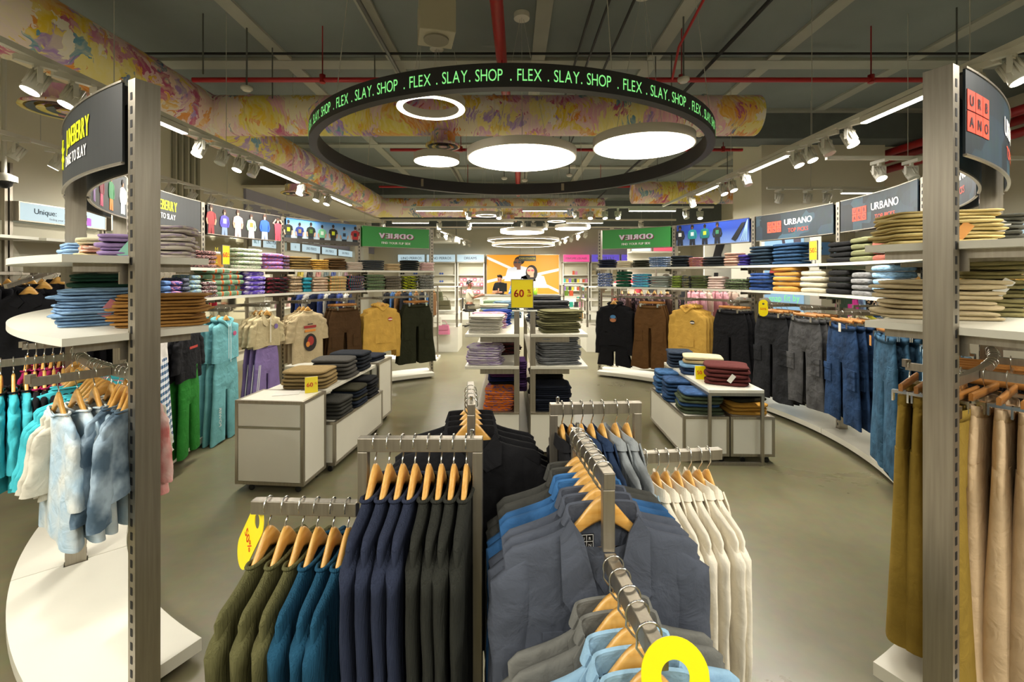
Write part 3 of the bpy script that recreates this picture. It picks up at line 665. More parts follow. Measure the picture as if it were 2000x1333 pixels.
track((-2.6, -.9, ZT), (2.6, -.9, ZT), 'white light track crossing the entrance', (.1, .5, .9))  # unseen track with forward spots, added to light the rack fronts
for j, x in enumerate((-1.9, -1.15, -.4, .35, 1.1, 1.85)): spot((x, -.9, ZT), (-.15*x, 1, 38), 'the track crossing the entrance', P_SPOT*.7)
for i, y in enumerate((1.5, -.3)):  # extra spots added beyond the frame for more light near the camera
    for s, n in ((tl, 'fashion'), (tr, 'denim')): spot((s, y, ZT), (-sgn(s)*.5, 1, 25), f'the entrance end of the {n} track', P_SPOT)
LS = ((70, 1), (140, 1), (390, 1), (434, 0), (467, 1), (495, 0), (588, 1), (620, 1), (640, 1))
for px, on in LS: spot((tl, on_track(px, tl), ZT), (-.5, -1, 24), 'the fashion track', P_SPOT if on else None, on)
RS = ((1980, 1), (1912, 1), (1660, 1), (1615, 0), (1582, 1), (1556, 1), (1458, 0), (1430, 1), (1412, 1), (1352, 1))
for px, on in RS: spot((tr, on_track(px, tr), ZT), (.5, -1, 24), 'the denim track', P_SPOT if on else None, on)
xa = -4.45
track((xa, 1.5, 2.95), (xa, 11, 2.95), 'white light track over the aisle along the violet wall', (.3, .45, .6, .8))
for px, on in ((32, 0), (112, 1), (235, 0), (330, 1), (375, 1), (412, 0), (447, 1), (485, 1), (520, 1), (553, 0), (575, 1), (595, 0)): spot((xa, on_track(px, xa), 2.95), (-.8, -.5, 30), 'the aisle track by the violet wall', P_SPOT*.55 if on else None, on)
xb = 5.6
for (y, x0, x1, leds, sps, nm) in (
    (8.46, -2.0, 3.7, ((812, 905), (1020, 1108), (1228, 1320)), (915, 975, 1125, 1153, 1181, 1207, 1340, 1367), 'the first crossing track'),
    (10.4, -4.1, 3.7, ((766, 838), (918, 1003), (1106, 1178)), (668, 720, 747, 858, 916, 1022, 1042, 1066, 1252), 'the second crossing track'),
    (12.0, -4.3, 5.1, ((745, 806), (1272, 1345), (1360, 1420)), (695, 836, 1195, 1216, 1234, 1248, 1363), 'the third crossing track')):
    z = 2.95; track((x0, y, z), (x1, y, z), f'white light track crossing the shop, {nm[4:]}', (.1, .5, .9))
    for i, (a, b) in enumerate(leds): linear(((a-CX)*y/F, y, z-.047), ((b-CX)*y/F, y, z-.047), f'white linear lamp on {nm}, {ORD[i]} from the violet wall', 2.4)
    for j, px in enumerate(sps):
        lit = j % 4 != 2; spot(((px-CX)*y/F, y, z), (.2*(-1)**j, -1, 22), nm, 90 if lit and j % 2 == 0 else None, lit)
track((3.65, 6.6, 2.95), (6.8, 6.6, 2.95), 'white light track before the beige bulkhead', (.2, .8))
for px in (1522, 1578, 1616): spot(((px-CX)*6.6/F, 6.6, 2.95), (0, 1, 30), 'the track before the beige bulkhead', 30, px != 1578)
linear(((1643-CX)*6.6/F, 6.6, 2.9), ((1752-CX)*6.6/F, 6.6, 2.9), 'white linear lamp before the beige bulkhead')
track((3.0, 4.4, 2.82), (6.9, 4.4, 2.82), 'white light track behind the near denim bay', (.2, .8))
for px in (1717, 1780, 1823): spot(((px-CX)*4.4/F, 4.4, 2.82), (0, -1, 30), 'the track behind the near denim bay', 30, px != 1780)
for i, s in enumerate((-1, 1)):
    track((s*2.05, 12.5, 2.95), (s*1.5, 17.2, 2.95), f'slanting white track before the back wall, {"fashion" if s < 0 else "denim"} side', (.1, .5, .9))
    for j in range(2): linear((s*2.015-s*.222*j, 12.8+1.9*j, 2.95), (s*1.91-s*.222*j, 13.7+1.9*j, 2.95), f'{ORD[j]} slanting linear lamp before the back wall, {"fashion" if s < 0 else "denim"} side')
    for j in range(6): spot((s*(2.027-.0936*j), 12.7+.8*j, 2.95), (-s*.4, 1, 35), f'the slanting far track on the {"fashion" if s < 0 else "denim"} side', 300 if j % 2 == 0 else None)
# ---------------------------------------------------------------- the two curved rows of display bays around the rack
CY = 4.8
SIDE = {'L': dict(s=-1, R=3.30, a0=153.5, st=21.5, word='fashion', zu=1.775, zl=1.475), 'R': dict(s=1, R=3.47, a0=152.5, st=21.1, word='denim', zu=1.825, zl=1.51)}
ZB, ZRAIL = .09, 1.36
def pol(sd, R, deg, z=0):
    a = math.radians(deg); return Vector((SIDE[sd]['s']*R*math.sin(a), CY+R*math.cos(a), z))
def arc_slab(mb, sd, R0, R1, a0, a1, z0, z1, n=14):
    vs = []; fs = []
    for i in range(n+1):
        a = a0+(a1-a0)*i/n
        for R, z in ((R0, z0), (R1, z0), (R1, z1), (R0, z1)): vs.append(pol(sd, R, a, z))
    for i in range(n):
        for j in range(4): fs.append((i*4+j, i*4+(j+1) % 4, i*4+4+(j+1) % 4, i*4+4+j))
    fs += [(3, 2, 1, 0), (n*4, n*4+1, n*4+2, n*4+3)]
    return mb.add(vs, fs)
def inward(sd, deg):            # turn that makes a garment's front (-y) face the circle's centre
    p = pol(sd, 1, deg); n = Vector((0-p.x, CY-p.y)).normalized(); return math.atan2(n.x, -n.y)
def hit(sd, px, R, near=False):
    """angle (degrees from the back) where the ray of pixel column px meets the circle of radius R"""
    k = (px-CX)/F; A = k*k+1; B = -2*CY; Cc = CY*CY-R*R; D = max(0, B*B-4*A*Cc); y = (-B+(-1 if near else 1)*math.sqrt(D))/(2*A)
    return math.degrees(math.atan2(SIDE[sd]['s']*k*y, y-CY)), Vector((k*y, y, 0))
def frame_at(sd, deg):          # radial outward and tangent vectors
    p = pol(sd, 1, deg); r = Vector((p.x, p.y-CY, 0)).normalized(); return r, Vector((-r.y, r.x, 0))
def post_mesh(slots):
    mb = MB(); mb.box(-.026, .026, -.044, .044, 0, 2.47); return mb
def slot_mesh():
    mb = MB(); z = .12
    while z < 2.44:
        for s in (-1, 1):
            for x0, x1 in ((-.006, .008),): mb.box(x0, x1, s*.0445-.0008, s*.0445+.0008, z, z+.030)
        z += .054
    return mb
NAMEB = {'L': ('at the entrance, with the curved junior sign', 'with the black sign of small coloured figures', 'with the second yellow lettered sign', 'with the black sign of six models', 'with the sky blue sign', 'with the green sign'),
         'R': ('at the entrance, with the curved denim sign', 'with the glossy curved denim sign', 'with the orange lettered denim sign beside the tall post', 'with the denim sign before the bulkhead', 'with the deep blue sign', 'with the green sign')}
def bay(sd, i):
    q = SIDE[sd]; R = q['R']; a0 = q['a0']-q['st']*i; a1 = a0-q['st']; w = q['word']
    t = thing('display_bay', f'curved steel and white {w} bay {NAMEB[sd][i]}', 'display bay', (0, 0, 0), 0, f'curved {w} bays')
    def slab(r0, r1, z0, z1):
        mb = MB(); arc_slab(mb, sd, r0, r1, a0-.55, a1+.55, z0, z1)
        for q0, q1 in ((r0, R-.05), (R+.05, r1)):
            for e0, e1 in ((a0-.06, a0-.55), (a1+.55, a1+.06)): arc_slab(mb, sd, q0, q1, e0, e1, z0, z1, 1)
        return mb
    slab(R-.22, R+.25, .035, ZB).build('platform', WHITE, t)
    for k in (.2, .8):
        a = a0+(a1-a0)*k
        for d in (-.12, .12): MB().lathe([(.018, 0), (.018, .035)], 10, pol(sd, R+d, a)).build('foot', GALV, t)
    for nm, z in (('upper_shelf', q['zu']), ('lower_shelf', q['zl'])):
        slab(R-.25, R+.25, z-.028, z).build(nm, WHITE, t)
        for e in (a0-1.0, a1+1.0):
            r, tn = frame_at(sd, e); p = pol(sd, R, e, z); mb = MB()
            M = Matrix(((tn.x, r.x, 0, p.x), (tn.y, r.y, 0, p.y), (0, 0, 1, p.z), (0, 0, 0, 1)))
            mb.box(-.003, .003, -.2, .2, -.062, -.029, M); mb.box(-.006, .006, -.06, .06, -.11, -.062, M); mb.build('shelf_bracket', STEEL, t)
    zr = ZRAIL if i > 0 else 1.31
    arc_slab(MB(), sd, R-.014, R+.014, a0-.55, a1+.55, zr-.035, zr, 16).build('hang_rail', STEEL, t)
    def post(a):
        r, tn = frame_at(sd, a); p = pol(sd, R, a); rz = math.atan2(r.y, r.x)-PI/2
        o = inst('post', shared('post', lambda: post_mesh(0), False), STEEL, t, (p.x, p.y, .0), rz)
        inst('slot_pattern', shared('slot_pattern', slot_mesh, False), DARKS, o)
    post(a0)
    if i == 5: post(a1)
    return t
def arm(sd, deg, out, L, z, parent):
    """a face-out arm from the rail; out = +1 away from the centre"""
    R = SIDE[sd]['R']; p = pol(sd, R+out*.016, deg, z-.018); q = pol(sd, R+out*(.016+L), deg, z-.018)
    mb = MB(); mb.bar(p, q, .025, .032); mb.bar(q-Vector((0, 0, .004)), q+Vector((0, 0, .03)), .022, .022); mb.build('faceout_arm', STEEL, parent)
BAYS = {sd: [bay(sd, i) for i in range(6)] for sd in 'LR'}
# ---- header signs
def header(sd, i, label, mat_in, mat_out=None, z0=2.15, z1=2.465):
    q = SIDE[sd]; R = q['R']; a0 = q['a0']-q['st']*i-.9; a1 = a0-q['st']+1.8; d = .052
    t = thing('header_sign', label, 'sign')
    arc_slab(MB(), sd, R-d, R-d+.008, a0, a1, z0, z1, 20).build('inner_panel', mat_in, t)
    arc_slab(MB(), sd, R+d-.008, R+d, a0, a1, z0, z1, 20).build('outer_panel', mat_out or mat_in, t)
    mb = MB(); 
    for r0 in (R-d-.004, R+d-.008):
        for z in (z0-.008, z1): arc_slab(mb, sd, r0, r0+.012, a0, a1, z, z+.008, 20)
    mb.build('frame_trim', STEEL, t)
    arc_slab(MB(), sd, R-d+.008, R+d-.008, a0, a1, z1-.02, z1-.01, 20).build('top_cover', BLACK, t)
    Rin = R-d-.001; Rout = R+d+.001; am = math.radians((a0+a1)/2); s = q['s']
    # u runs left to right as read from inside (or outside); v is up from the lower edge
    fin = lambda u, v, dd: Vector((s*(Rin-dd)*math.sin(am+(u/Rin)*s), CY+(Rin-dd)*math.cos(am+(u/Rin)*s), z0+v))
    fout = lambda u, v, dd: Vector((s*(Rout+dd)*math.sin(am-(u/Rout)*s), CY+(Rout+dd)*math.cos(am-(u/Rout)*s), z0+v))
    return t, fin, fout, math.radians(abs(a1-a0))*Rin
def figure(fn, u, v0, h, shirt, legs, parent, skin=SKINT, hair=HAIR, back=False, arms='down', long=True, dark=None, name='printed_figure'):
    """a printed person: flat shapes in the picture of a sign; v0 = where the legs are cut, h = height from there to the crown"""
    mb = MB(); mats = [skin, hair, shirt, legs, dark or shirt]
    def poly(p, m, t): mb.cur = m; mb.prism([(u+x*h, v0+y*h) for x, y in p], fn, t=t)
    def ell(x, y, a, b, m, t): poly([(x+a*math.cos(k*PI/8), y+b*math.sin(k*PI/8)) for k in range(16)], m, t)
    poly([(-.15, 0), (-.02, 0), (0, .22), (.02, 0), (.15, 0), (.13, .36), (-.13, .36)], 3, .002)
    poly([(-.15, .30), (.15, .30), (.16, .55), (.19, .70), (.06, .76), (-.06, .76), (-.19, .70), (-.16, .55)], 2, .003)
    for s in (-1, 1):
        if arms == 'up': poly([(s*.16, .70), (s*.28, .74), (s*.12, .93), (s*.08, .90), (s*.20, .76), (s*.14, .64)], 0, .004)
        else:
            poly([(s*.15, .70), (s*.20, .69), (s*.25, .45), (s*.20, .30), (s*.15, .32), (s*.19, .46)], 2 if long else 0, .004)
            if not long: poly([(s*.13, .71), (s*.20, .69), (s*.24, .52), (s*.17, .50)], 2, .005)
    poly([(-.03, .72), (.03, .72), (.03, .80), (-.03, .80)], 0, .003); ell(0, .88, .062, .085, 1 if back else 0, .004)
    if not back: ell(0, .93, .068, .055, 1, .005); ell(-.055, .88, .02, .06, 1, .005); ell(.055, .88, .02, .06, 1, .005)
    if dark: poly([(-.08, .45), (.08, .45), (.08, .63), (-.08, .63)], 4, .0045)
    return mb.build(name, mats, parent)
def P_(c): return plain('print_'+c.lstrip('#'), c, .5)
# fashion side
def juneberry(t, fn, k=1.0, du=0, dv=0):
    lettering('lettering', 'JUNEBERRY', .125*k, fn, TXTY, t, .002, sx=.62, bold=.004*k, at=(du, .155+dv))
    lettering('lettering', 'DARE TO SLAY', .068*k, fn, TXTW, t, .002, sx=.8, bold=.002*k, at=(du*.8-.02, .075+dv))
    mb = MB()
    for a in range(4):
        c, s = math.cos(a*PI/4+.2), math.sin(a*PI/4+.2); r = .075*k; mb.prism([(du-.36*k+r*c*x-.007*s*y, .16+dv+r*s*x+.007*c*y) for x, y in ((-1, -1), (1, -1), (1, 1), (-1, 1))], fn, t=.003)
    mb.build('star_mark', TXTY, t)
t, fi, fo, L_ = header('L', 0, 'curved black header sign at the entrance with yellow JUNEBERRY lettering', SIGNB)
juneberry(t, fo, 1.05, .05)
t, fi, fo, L_ = header('L', 1, 'black header sign with five small models in coloured outfits', SIGNB)
for k, (a, b) in enumerate((('#b9708c', '#8d6a52'), ('#a7a3d8', '#b18ccf'), ('#8b2b3e', '#d3577d'), ('#2f7a4a', '#d9792c'), ('#dcdcdc', '#cfd3da'))): figure(fi, -.48+.24*k, .02, .27, P_(a), P_(b), t)
t, fi, fo, L_ = header('L', 2, 'black header sign with yellow lettering right of the tall steel post', SIGNB)
juneberry(t, fi, 1.05, -.02)
t, fi, fo, L_ = header('L', 3, 'black header sign with six half length models in a row', plain('black_poster', '#1f1d1c', .4))
for k, (a, b, c, ar, d) in enumerate((('#a3272b', '#9b2328', False, 'down', None), ('#5046c8', '#7f95b8', True, 'down', '#e8e6e0'), ('#e2b9b2', '#e0b6b6', False, 'down', None), ('#9fd3a4', '#d8cfcf', True, 'down', '#e8762c'), ('#1f50c0', '#8a9cc0', True, 'down', None), ('#c23a4a', '#c23a4a', False, 'up', None))):
    figure(fi, -.50+.205*k, 0, .318-.025*(k % 2), P_(a), P_(b), t, plain('pale_skin_print', '#d3a184', .6), plain('brown_hair_print', '#4a2e20', .6), False, ar, c, P_(d) if d else None)
t, fi, fo, L_ = header('L', 4, 'sky blue header sign of seven people seen from behind', mat_sky_sign('#3f83c6', '#c3d5df', 2.2, 2.46))
MB().prism([(-.60, .0), (.60, .0), (.60, .055), (-.60, .05)], fi, t=.001).build('skyline_print', P_('#4b463f'), t)
for k, (a, d) in enumerate((('#20241f', '#9aa51c'), ('#2a3a80', '#8f7b4a'), ('#1d2a20', '#4f6e2c'), ('#79c79c', '#e2efe2'), ('#20201e', '#d7e02a'), ('#7fb0dd', '#20304a'), ('#b42a2e', '#222222'))): figure(fi, -.53+.178*k, .0, .30-.02*(k % 2), P_(a), P_('#26303a'), t, plain('pale_skin_print', '#d3a184', .6), HAIR, True, 'down', False, P_(d))
def veirdo(t, fn):
    lettering('letter_shadow', 'VEIRDO', .118, fn, P_('#7d2f4d'), t, .002, 'ERD', 1.2, bold=.011, at=(.014, .128), gap=.2); lettering('lettering', 'VEIRDO', .118, fn, P_('#eadcec'), t, .005, 'ERD', 1.2, bold=.009, at=(0, .14), gap=.2)
    lettering('slogan', 'FIND YOUR FLIP SIDE', .05, fn, TXTW, t, .002, '', 1.05, bold=.002, at=(0, .05))
t, fi, fo, L_ = header('L', 5, 'green header sign on the fashion side', GREEN); veirdo(t, fi)
# denim side
DEN = mat_denim_sign()
def urbano(t, fn, k=1.0, du=0, logo=-.40):
    mb = MB(); w = .066*k
    for r in range(2):
        for c in range(3): x = logo+c*w*1.06; y = .085+(1-r)*w*1.06; mb.prism([(x, y), (x+w, y), (x+w, y+w), (x, y+w)], fn, t=.002)
    mb.build('logo_tile', TXTO, t)
    for n_, ch in enumerate('URBANO'):
        r, c = divmod(n_, 3); lettering('logo_letter', ch, .05*k, fn, TXTD, t, .0035, bold=.001, at=(logo+c*w*1.06+w/2, .085+(1-r)*w*1.06+w*.22))
    lettering('lettering', 'URBANO', .10*k, fn, TXTW, t, .002, bold=.003, at=(.06+du, .16)); lettering('slogan', 'TOP PICKS', .066*k, fn, TXTO, t, .002, sx=.95, at=(.06+du, .07))
t, fi, fo, L_ = header('R', 0, 'curved denim print header sign at the entrance with orange square logo', DEN); urbano(t, fo, 1.15, .12, -.585)
t, fi, fo, L_ = header('R', 1, 'curved denim header sign shining under the near spotlights', DEN); urbano(t, fi, 1.0)
t, fi, fo, L_ = header('R', 2, 'denim header sign with orange logo between tall post and first pale post', DEN); urbano(t, fi, 1.0, .02)
t, fi, fo, L_ = header('R', 3, 'denim header sign with orange logo right of the blue people sign', DEN); urbano(t, fi, 1.0, 0)
t, fi, fo, L_ = header('R', 4, 'deep blue header sign with four standing people', mat_sky_sign('#1f3f9c', '#6f8fca', 2.15, 2.35))
for k, (a, d) in enumerate((('#23262b', '#dfe3e6'), ('#1d7f86', '#c9d9dc'), ('#166a6e', '#b5c436'), ('#1d2426', '#3a7a5a'))): figure(fi, -.52+.20*k, .0, .31, P_(a), P_('#1f2430'), t, SKIND, HAIR, k == 2, 'down', True, P_(d))
MB().prism([(.30, .05), (.46, .26), (.52, .27), (.50, .22), (.40, .06), (.36, .02)], fi, t=.003).build('printed_figure', P_('#14181c'), t)
for k in range(4): MB().prism([(.44+.03*k, .02), (.45+.03*k, .02), (.56, .30), (.55, .30)], fi, t=.002).build('printed_ramp', P_('#9fc7dc'), t)
t, fi, fo, L_ = header('R', 5, 'green header sign on the denim side', GREEN); veirdo(t, fi)
# ---- folded clothes along the curved shelves
K = cloth
def row(sd, z, items, shelfname):
    R = SIDE[sd]['R']-.149
    for px0, px1, n, mat, desc, hh in items:
        a0, p0 = hit(sd, px0, R); a1, p1 = hit(sd, px1, R); am = (a0+a1)/2; w = (p1-p0).length*.97; c = pol(sd, R, am, z)
        pile(c, w, .195, hh, n, mat, desc, f'on {shelfname}', inward(sd, am), seed=int(px0), layers=1)
U = {'L': 'upper shelf, fashion bays', 'R': 'upper shelf, denim bays'}; LO = {'L': 'lower shelf, fashion bays', 'R': 'lower shelf, denim bays'}
row('L', SIDE['L']['zu'], [(372, 411, 4, K('#241f20', 'print', '#d8a09a', '#2a2224', 26), 'black and pink floral top', .043),
    (448, 503, 5, K('#e9e7d6', 'print', '#5da23c', '#efece0', 18), 'cream and green top', .047), (506, 545, 4, K('#8d6fc0', 'print', '#e06a35', '#b79be0', 14), 'violet and orange top', .052), (546, 556, 4, K('#4a5f86', 'print', '#c86b3a', '#27364f', 20), 'slate blue print top', .045),
    (559, 602, 5, K('#7a6238'), 'khaki brown trouser', .035), (605, 636, 5, K('#e2ab4a', 'print', '#3d3324', '#e9c06c', 26), 'yellow patterned top', .028), (637, 671, 5, K('#5d4428'), 'dark brown trouser', .034), (673, 705, 6, K('#dcd3c2', 'stripe', '#c58a80', '#e8e2d4', 60), 'cream striped top', .02),
    (708, 748, 5, K('#45484a'), 'charcoal trouser', .032), (752, 779, 4, K('#cdb48a'), 'sand tee', .027), (781, 816, 5, K('#2b2f2f'), 'black trouser', .033), (820, 846, 5, K('#c9483f', 'check', '#f0ded6', '#b03028', 60), 'red chequered top', .026)], U['L'])
row('L', SIDE['L']['zl'], [(296, 310, 4, K('#5f7fb5'), 'blue tee', .045), (312, 335, 4, K('#3d4a9c', 'print', '#d98f9c', '#2a3170', 12), 'blue and pink print top', .045), (337, 351, 5, K('#3a3f52', 'print', '#8a8f9c', '#20243a', 40), 'dark mixed print top', .04), (353, 375, 5, K('#6f97c4', 'print', '#cfd98a', '#38507a', 26), 'light blue print top', .045), (378, 410, 4, K('#262324', 'print', '#e8dcd8', '#7d3a44', 18), 'black and white print top', .042),
    (389, 464, 5, K('#6f8f70', 'block', '#8aa588', '#c46a3a', 5), 'sage green top', .060), (466, 508, 5, K('#5f49b0', 'print', '#6f59c0', '#e6dcf0', 8), 'purple hoodie', .054), (511, 556, 4, K('#1b191b', 'print', '#211e20', '#8c3040', 9), 'black hoodie', .05),
    (559, 583, 5, K('#b5946a', 'print', '#2a2420', '#e8dcc4', 34), 'leopard print top', .043), (584, 600, 4, K('#2f8ea2'), 'teal blue top', .05), (603, 636, 5, K('#d7ccb0', 'stripe', '#b9a88c', '#b04a3a', 20), 'beige striped top', .042), (638, 672, 5, K('#d9a86c', 'block', '#2f9a6c', '#e0b584', 7), 'tan and green colour block top', .045), (675, 707, 5, K('#245a56', 'block', '#2c4a7a', '#a8332c', 8), 'teal and red top', .045),
    (712, 748, 5, K('#2d4a2e', 'stripe', '#22305a', '#a9b878', 30), 'green and navy striped polo', .048), (749, 782, 5, K('#3a332c', 'stripe', '#20264e', '#b5a882', 26), 'brown and navy striped polo', .043), (784, 814, 5, K('#1e1d18', 'print', '#d6e02c', '#22201c', 12), 'black and neon yellow top', .043), (817, 846, 5, K('#2a2c28', 'print', '#d9d9d0', '#1c1e1c', 36), 'black and white patterned tee', .045)], LO['L'])
row('R', SIDE['R']['zu'], [(1170, 1204, 4, K('#22293a'), 'navy trouser', .034), (1206, 1235, 6, K('#d9c99a', 'check', '#c9b070', '#efe6cc', 50), 'cream checked shirt', .019), (1238, 1268, 4, K('#3a3b2e'), 'dark olive trouser', .03), (1271, 1308, 5, K('#3f6ea8', 'print', '#e4ebf2', '#20385e', 22), 'blue and white print shirt', .033),
    (1313, 1349, 4, K('#23282d'), 'black trouser', .042), (1350, 1377, 6, K('#c86a3c', 'print', '#6a4aa0', '#e8c8a0', 26), 'orange and violet print shirt', .022), (1379, 1419, 4, K('#2a2d30'), 'charcoal trouser', .034), (1421, 1448, 5, K('#e07a32', 'check', '#2a1f1a', '#e89a5a', 40), 'orange checked top', .036), (1450, 1466, 4, K('#372f78'), 'indigo top', .036),
    (1470, 1514, 6, K('#1d2c3a', 'denim'), 'dark navy jean', .040), (1517, 1577, 6, K('#24405f', 'denim'), 'deep blue jean', .043), (1629, 1682, 4, K('#1c1c1d'), 'black jean', .054), (1676, 1721, 4, K('#6f7050'), 'olive green trouser', .056), (1723, 1762, 3, K('#8a4f42'), 'rust red trouser', .056), (1766, 1832, 2, K('#243039'), 'blue black jean', .045)], U['R'])
row('R', SIDE['R']['zl'], [(1168, 1196, 5, K('#3e5fa0', 'print', '#e8ecf2', '#1f2a48', 14), 'blue and white top', .047), (1206, 1232, 5, K('#1f4f3a'), 'bottle green tee', .052), (1237, 1271, 5, K('#6fb2d8', 'print', '#2f6a9a', '#35a8a8', 12), 'sky blue shirt', .043), (1272, 1309, 5, K('#253a2c', 'check', '#1c2620', '#3f8a4a', 30), 'dark green checked shirt', .037),
    (1316, 1336, 5, K('#4f6a2c', 'print', '#c8d860', '#20301c', 30), 'green and lime print top', .036), (1337, 1352, 5, K('#26355e', 'print', '#b8b04a', '#1d2846', 26), 'navy and lime print top', .036), (1354, 1386, 5, K('#2a3a3a', 'stripe', '#a8b04a', '#1d2a2a', 30), 'dark striped polo', .038), (1388, 1419, 5, K('#e0a58a', 'check', '#f0e0d8', '#c86a4a', 36), 'peach checked shirt', .035), (1421, 1465, 4, K('#1e2420', 'print', '#9fb080', '#181c1a', 30), 'black and sage patterned top', .036),
    (1471, 1513, 5, K('#2f4a82', 'denim'), 'mid blue jean', .044), (1516, 1571, 5, K('#c08f45'), 'mustard trouser', .060), (1572, 1627, 4, K('#cdc5ab'), 'cream trouser', .060), (1629, 1676, 4, K('#1f1f1f'), 'black denim', .060), (1678, 1720, 4, K('#7f7f7f', 'denim'), 'washed grey jean', .056), (1722, 1768, 5, K('#8fb3cf', 'denim'), 'pale blue jean', .056), (1770, 1832, 3, K('#4f6070', 'denim'), 'slate blue jean', .055)], LO['R'])
# ---- outfits hanging on the inner side, fronts towards the middle
def outfits(sd, px, n, maker, lab, group, what='wood', inset=.36, gap=.075, dz=0, wood=None):
    R = SIDE[sd]['R']; deg, p = hit(sd, px, R-inset); q = SIDE[sd]; i = int((q['a0']-deg)/q['st']); i = max(0, min(5, i)); arm(sd, deg, -1, inset, ZRAIL, BAYS[sd][i]); rot = inward(sd, deg)
    for k in range(n):
        pp = pol(sd, R-inset+.02+gap*k, deg, ZRAIL+dz); o = ORD[k]
        if what: hanger(pp, rot, f'{o} {"wooden" if what == "wood" else "wooden clip"} hanger from the front, {group}', f'hangers of the {group}', what, WOOD if what == 'wood' else WOODB)
        maker(pp, rot, k, f'{o} {lab} from the front')
def two_piece(tp, bt):
    def mk(p, rot, k, lab):
        g = tp(p, rot, k, lab); bt(p, rot, k, lab); return g
    return mk
TEAL = K('#77b7bf'); LILAC = K('#8f7bb3'); CREAM = K('#c5b690'); SAND = K('#c2b08c'); BRN = K('#4a3520'); BRN2 = K('#5d4124'); MUST = K('#c9a04c'); OLV = K('#2a2c1e'); BLK = K('#17171a'); GRN = K('#2c7a2e')
def low(p, dz): return (p[0], p[1], p[2]+dz)
fr = lambda t: -t-.004
def fprint(x, z, w, h, y=-.036):
    f = lambda u, v, d: Vector((u, y-d, v)); return MB().prism([(x-w/2, z-h/2), (x+w/2, z-h/2), (x+w/2, z+h/2), (x-w/2, z+h/2)], f, t=.003)
def ell_print(x, z, a, b, y=-.037, t=.003):
    f = lambda u, v, d: Vector((u, y-d, v)); return MB().prism([(x+a*math.cos(k*PI/12), z+b*math.sin(k*PI/12)) for k in range(24)], f, t=t)
def mk_white_plaid(p, rot, k, lab):
    top(p, rot, lab.replace('OUTFIT', 'white ruched tube top'), K('#d6d2cc'), 'white tube tops', 'bandeau_blouse', w=.15, L=.36, t=.026, neck=.13, sleeves=False, col=False, seed=4, flare=-.05, cat='top')
    bottoms_skirt(low(p, -.20), rot, lab.replace('OUTFIT', 'blue and violet plaid skirt'), K('#3f7f98', 'check', '#2a2f5e', '#cfd6e6', 20), 'plaid skirts')
def bottoms_skirt(p, rot, label, mat, group, **kw):
    g = thing('long_skirt', label, 'skirt', p, rot, group); inst('skirt_body', shared('skirt_body', lambda: skirt(.14, .72, .55)), mat, g); inst('waistband', shared('waistband|0.14', lambda: waistband(.14)), mat, g); return g
outfits('L', 318, 2, mk_white_plaid, 'OUTFIT', 'white tube top and plaid skirt outfit', inset=.30)
def mk_black_green(p, rot, k, lab):
    pr = [('chest_print', fprint(-.0, -.30, .16, .02), P_('#b0342c'))] if k == 0 else []
    top(p, rot, lab.replace('OUTFIT', 'black cropped tee with red chest lettering' if k == 0 else 'black cropped tee over green joggers'), BLK, 'black cropped tees', 'cropped_tee', w=.23, L=.58, t=.026, sl=.26, r0=.09, r1=.085, seed=3, col=False, prints=pr, cat='tee')
    bottoms(low(p, -.33), rot, lab.replace('OUTFIT', 'green satin jogger'), GRN, 'green joggers', 'joggers', w=.15, hip=.19, L=.78, flare=-.12, seed=5, t=.026, spread=.03, cat='joggers')
outfits('L', 374, 3, mk_black_green, 'OUTFIT', 'black tee and green jogger outfit')
def mk_teal(p, rot, k, lab):
    pr = [('heart_patch', ell_print(.09, -.27, .028, .024), P_('#c0507a')), ('drawcord', fprint(-.015, -.34, .006, .36, -.038), P_('#e6f2f2')), ('drawcord', fprint(.02, -.36, .006, .40, -.038), P_('#e6f2f2'))] if k == 0 else []
    top(p, rot, lab.replace('OUTFIT', 'pale teal sleeveless hoodie'), TEAL, 'pale teal hoodies', 'sleeveless_hoodie', w=.215, L=.54, t=.026, sleeves=False, hood=True, seed=6, prints=pr, flare=.05, cat='hoodie')
    g = bottoms(low(p, -.36), rot, lab.replace('OUTFIT', 'pale teal track trouser'), TEAL, 'pale teal track trousers', w=.16, hip=.20, L=.86, flare=.12, seed=7, t=.026)
    if k == 0:
        for s in (-1, 1): lettering('leg_lettering', 'POWER', .055, lambda u, v, d, s=s: Vector((s*.15+v-.02, -.036, -.72+u)), TXTW, g)
outfits('L', 445, 3, mk_teal, 'OUTFIT', 'pale teal hoodie outfit')
def mk_lilac(p, rot, k, lab):
    pr = [('chest_patch', ell_print(.11, -.27, .03, .03), P_('#7f6aa8')), ('placket', fprint(0, -.30, .016, .30, -.051), P_('#e8e0cc'))] if k == 0 else []
    top(p, rot, lab.replace('OUTFIT', 'cream cropped shirt'), CREAM, 'cream cropped shirts', 'cropped_shirt', w=.215, L=.50, t=.026, sl=.24, r0=.085, r1=.08, seed=8, prints=pr, vneck=.05)
    g = bottoms(low(p, -.34), rot, lab.replace('OUTFIT', 'lilac side stripe trouser'), LILAC, 'lilac side stripe trousers', w=.15, hip=.19, L=.80, flare=.35, seed=9, t=.026, spread=.03)
    for x in (-.215, -.19): MB().tube([(x*.82, -.052, -.35), (x, -.056, -.6), (x*1.2, -.058, -.9)], .004, 6).build('side_stripe', TXTW, g)
outfits('L', 524, 3, mk_lilac, 'OUTFIT', 'cream shirt and lilac trouser outfit')
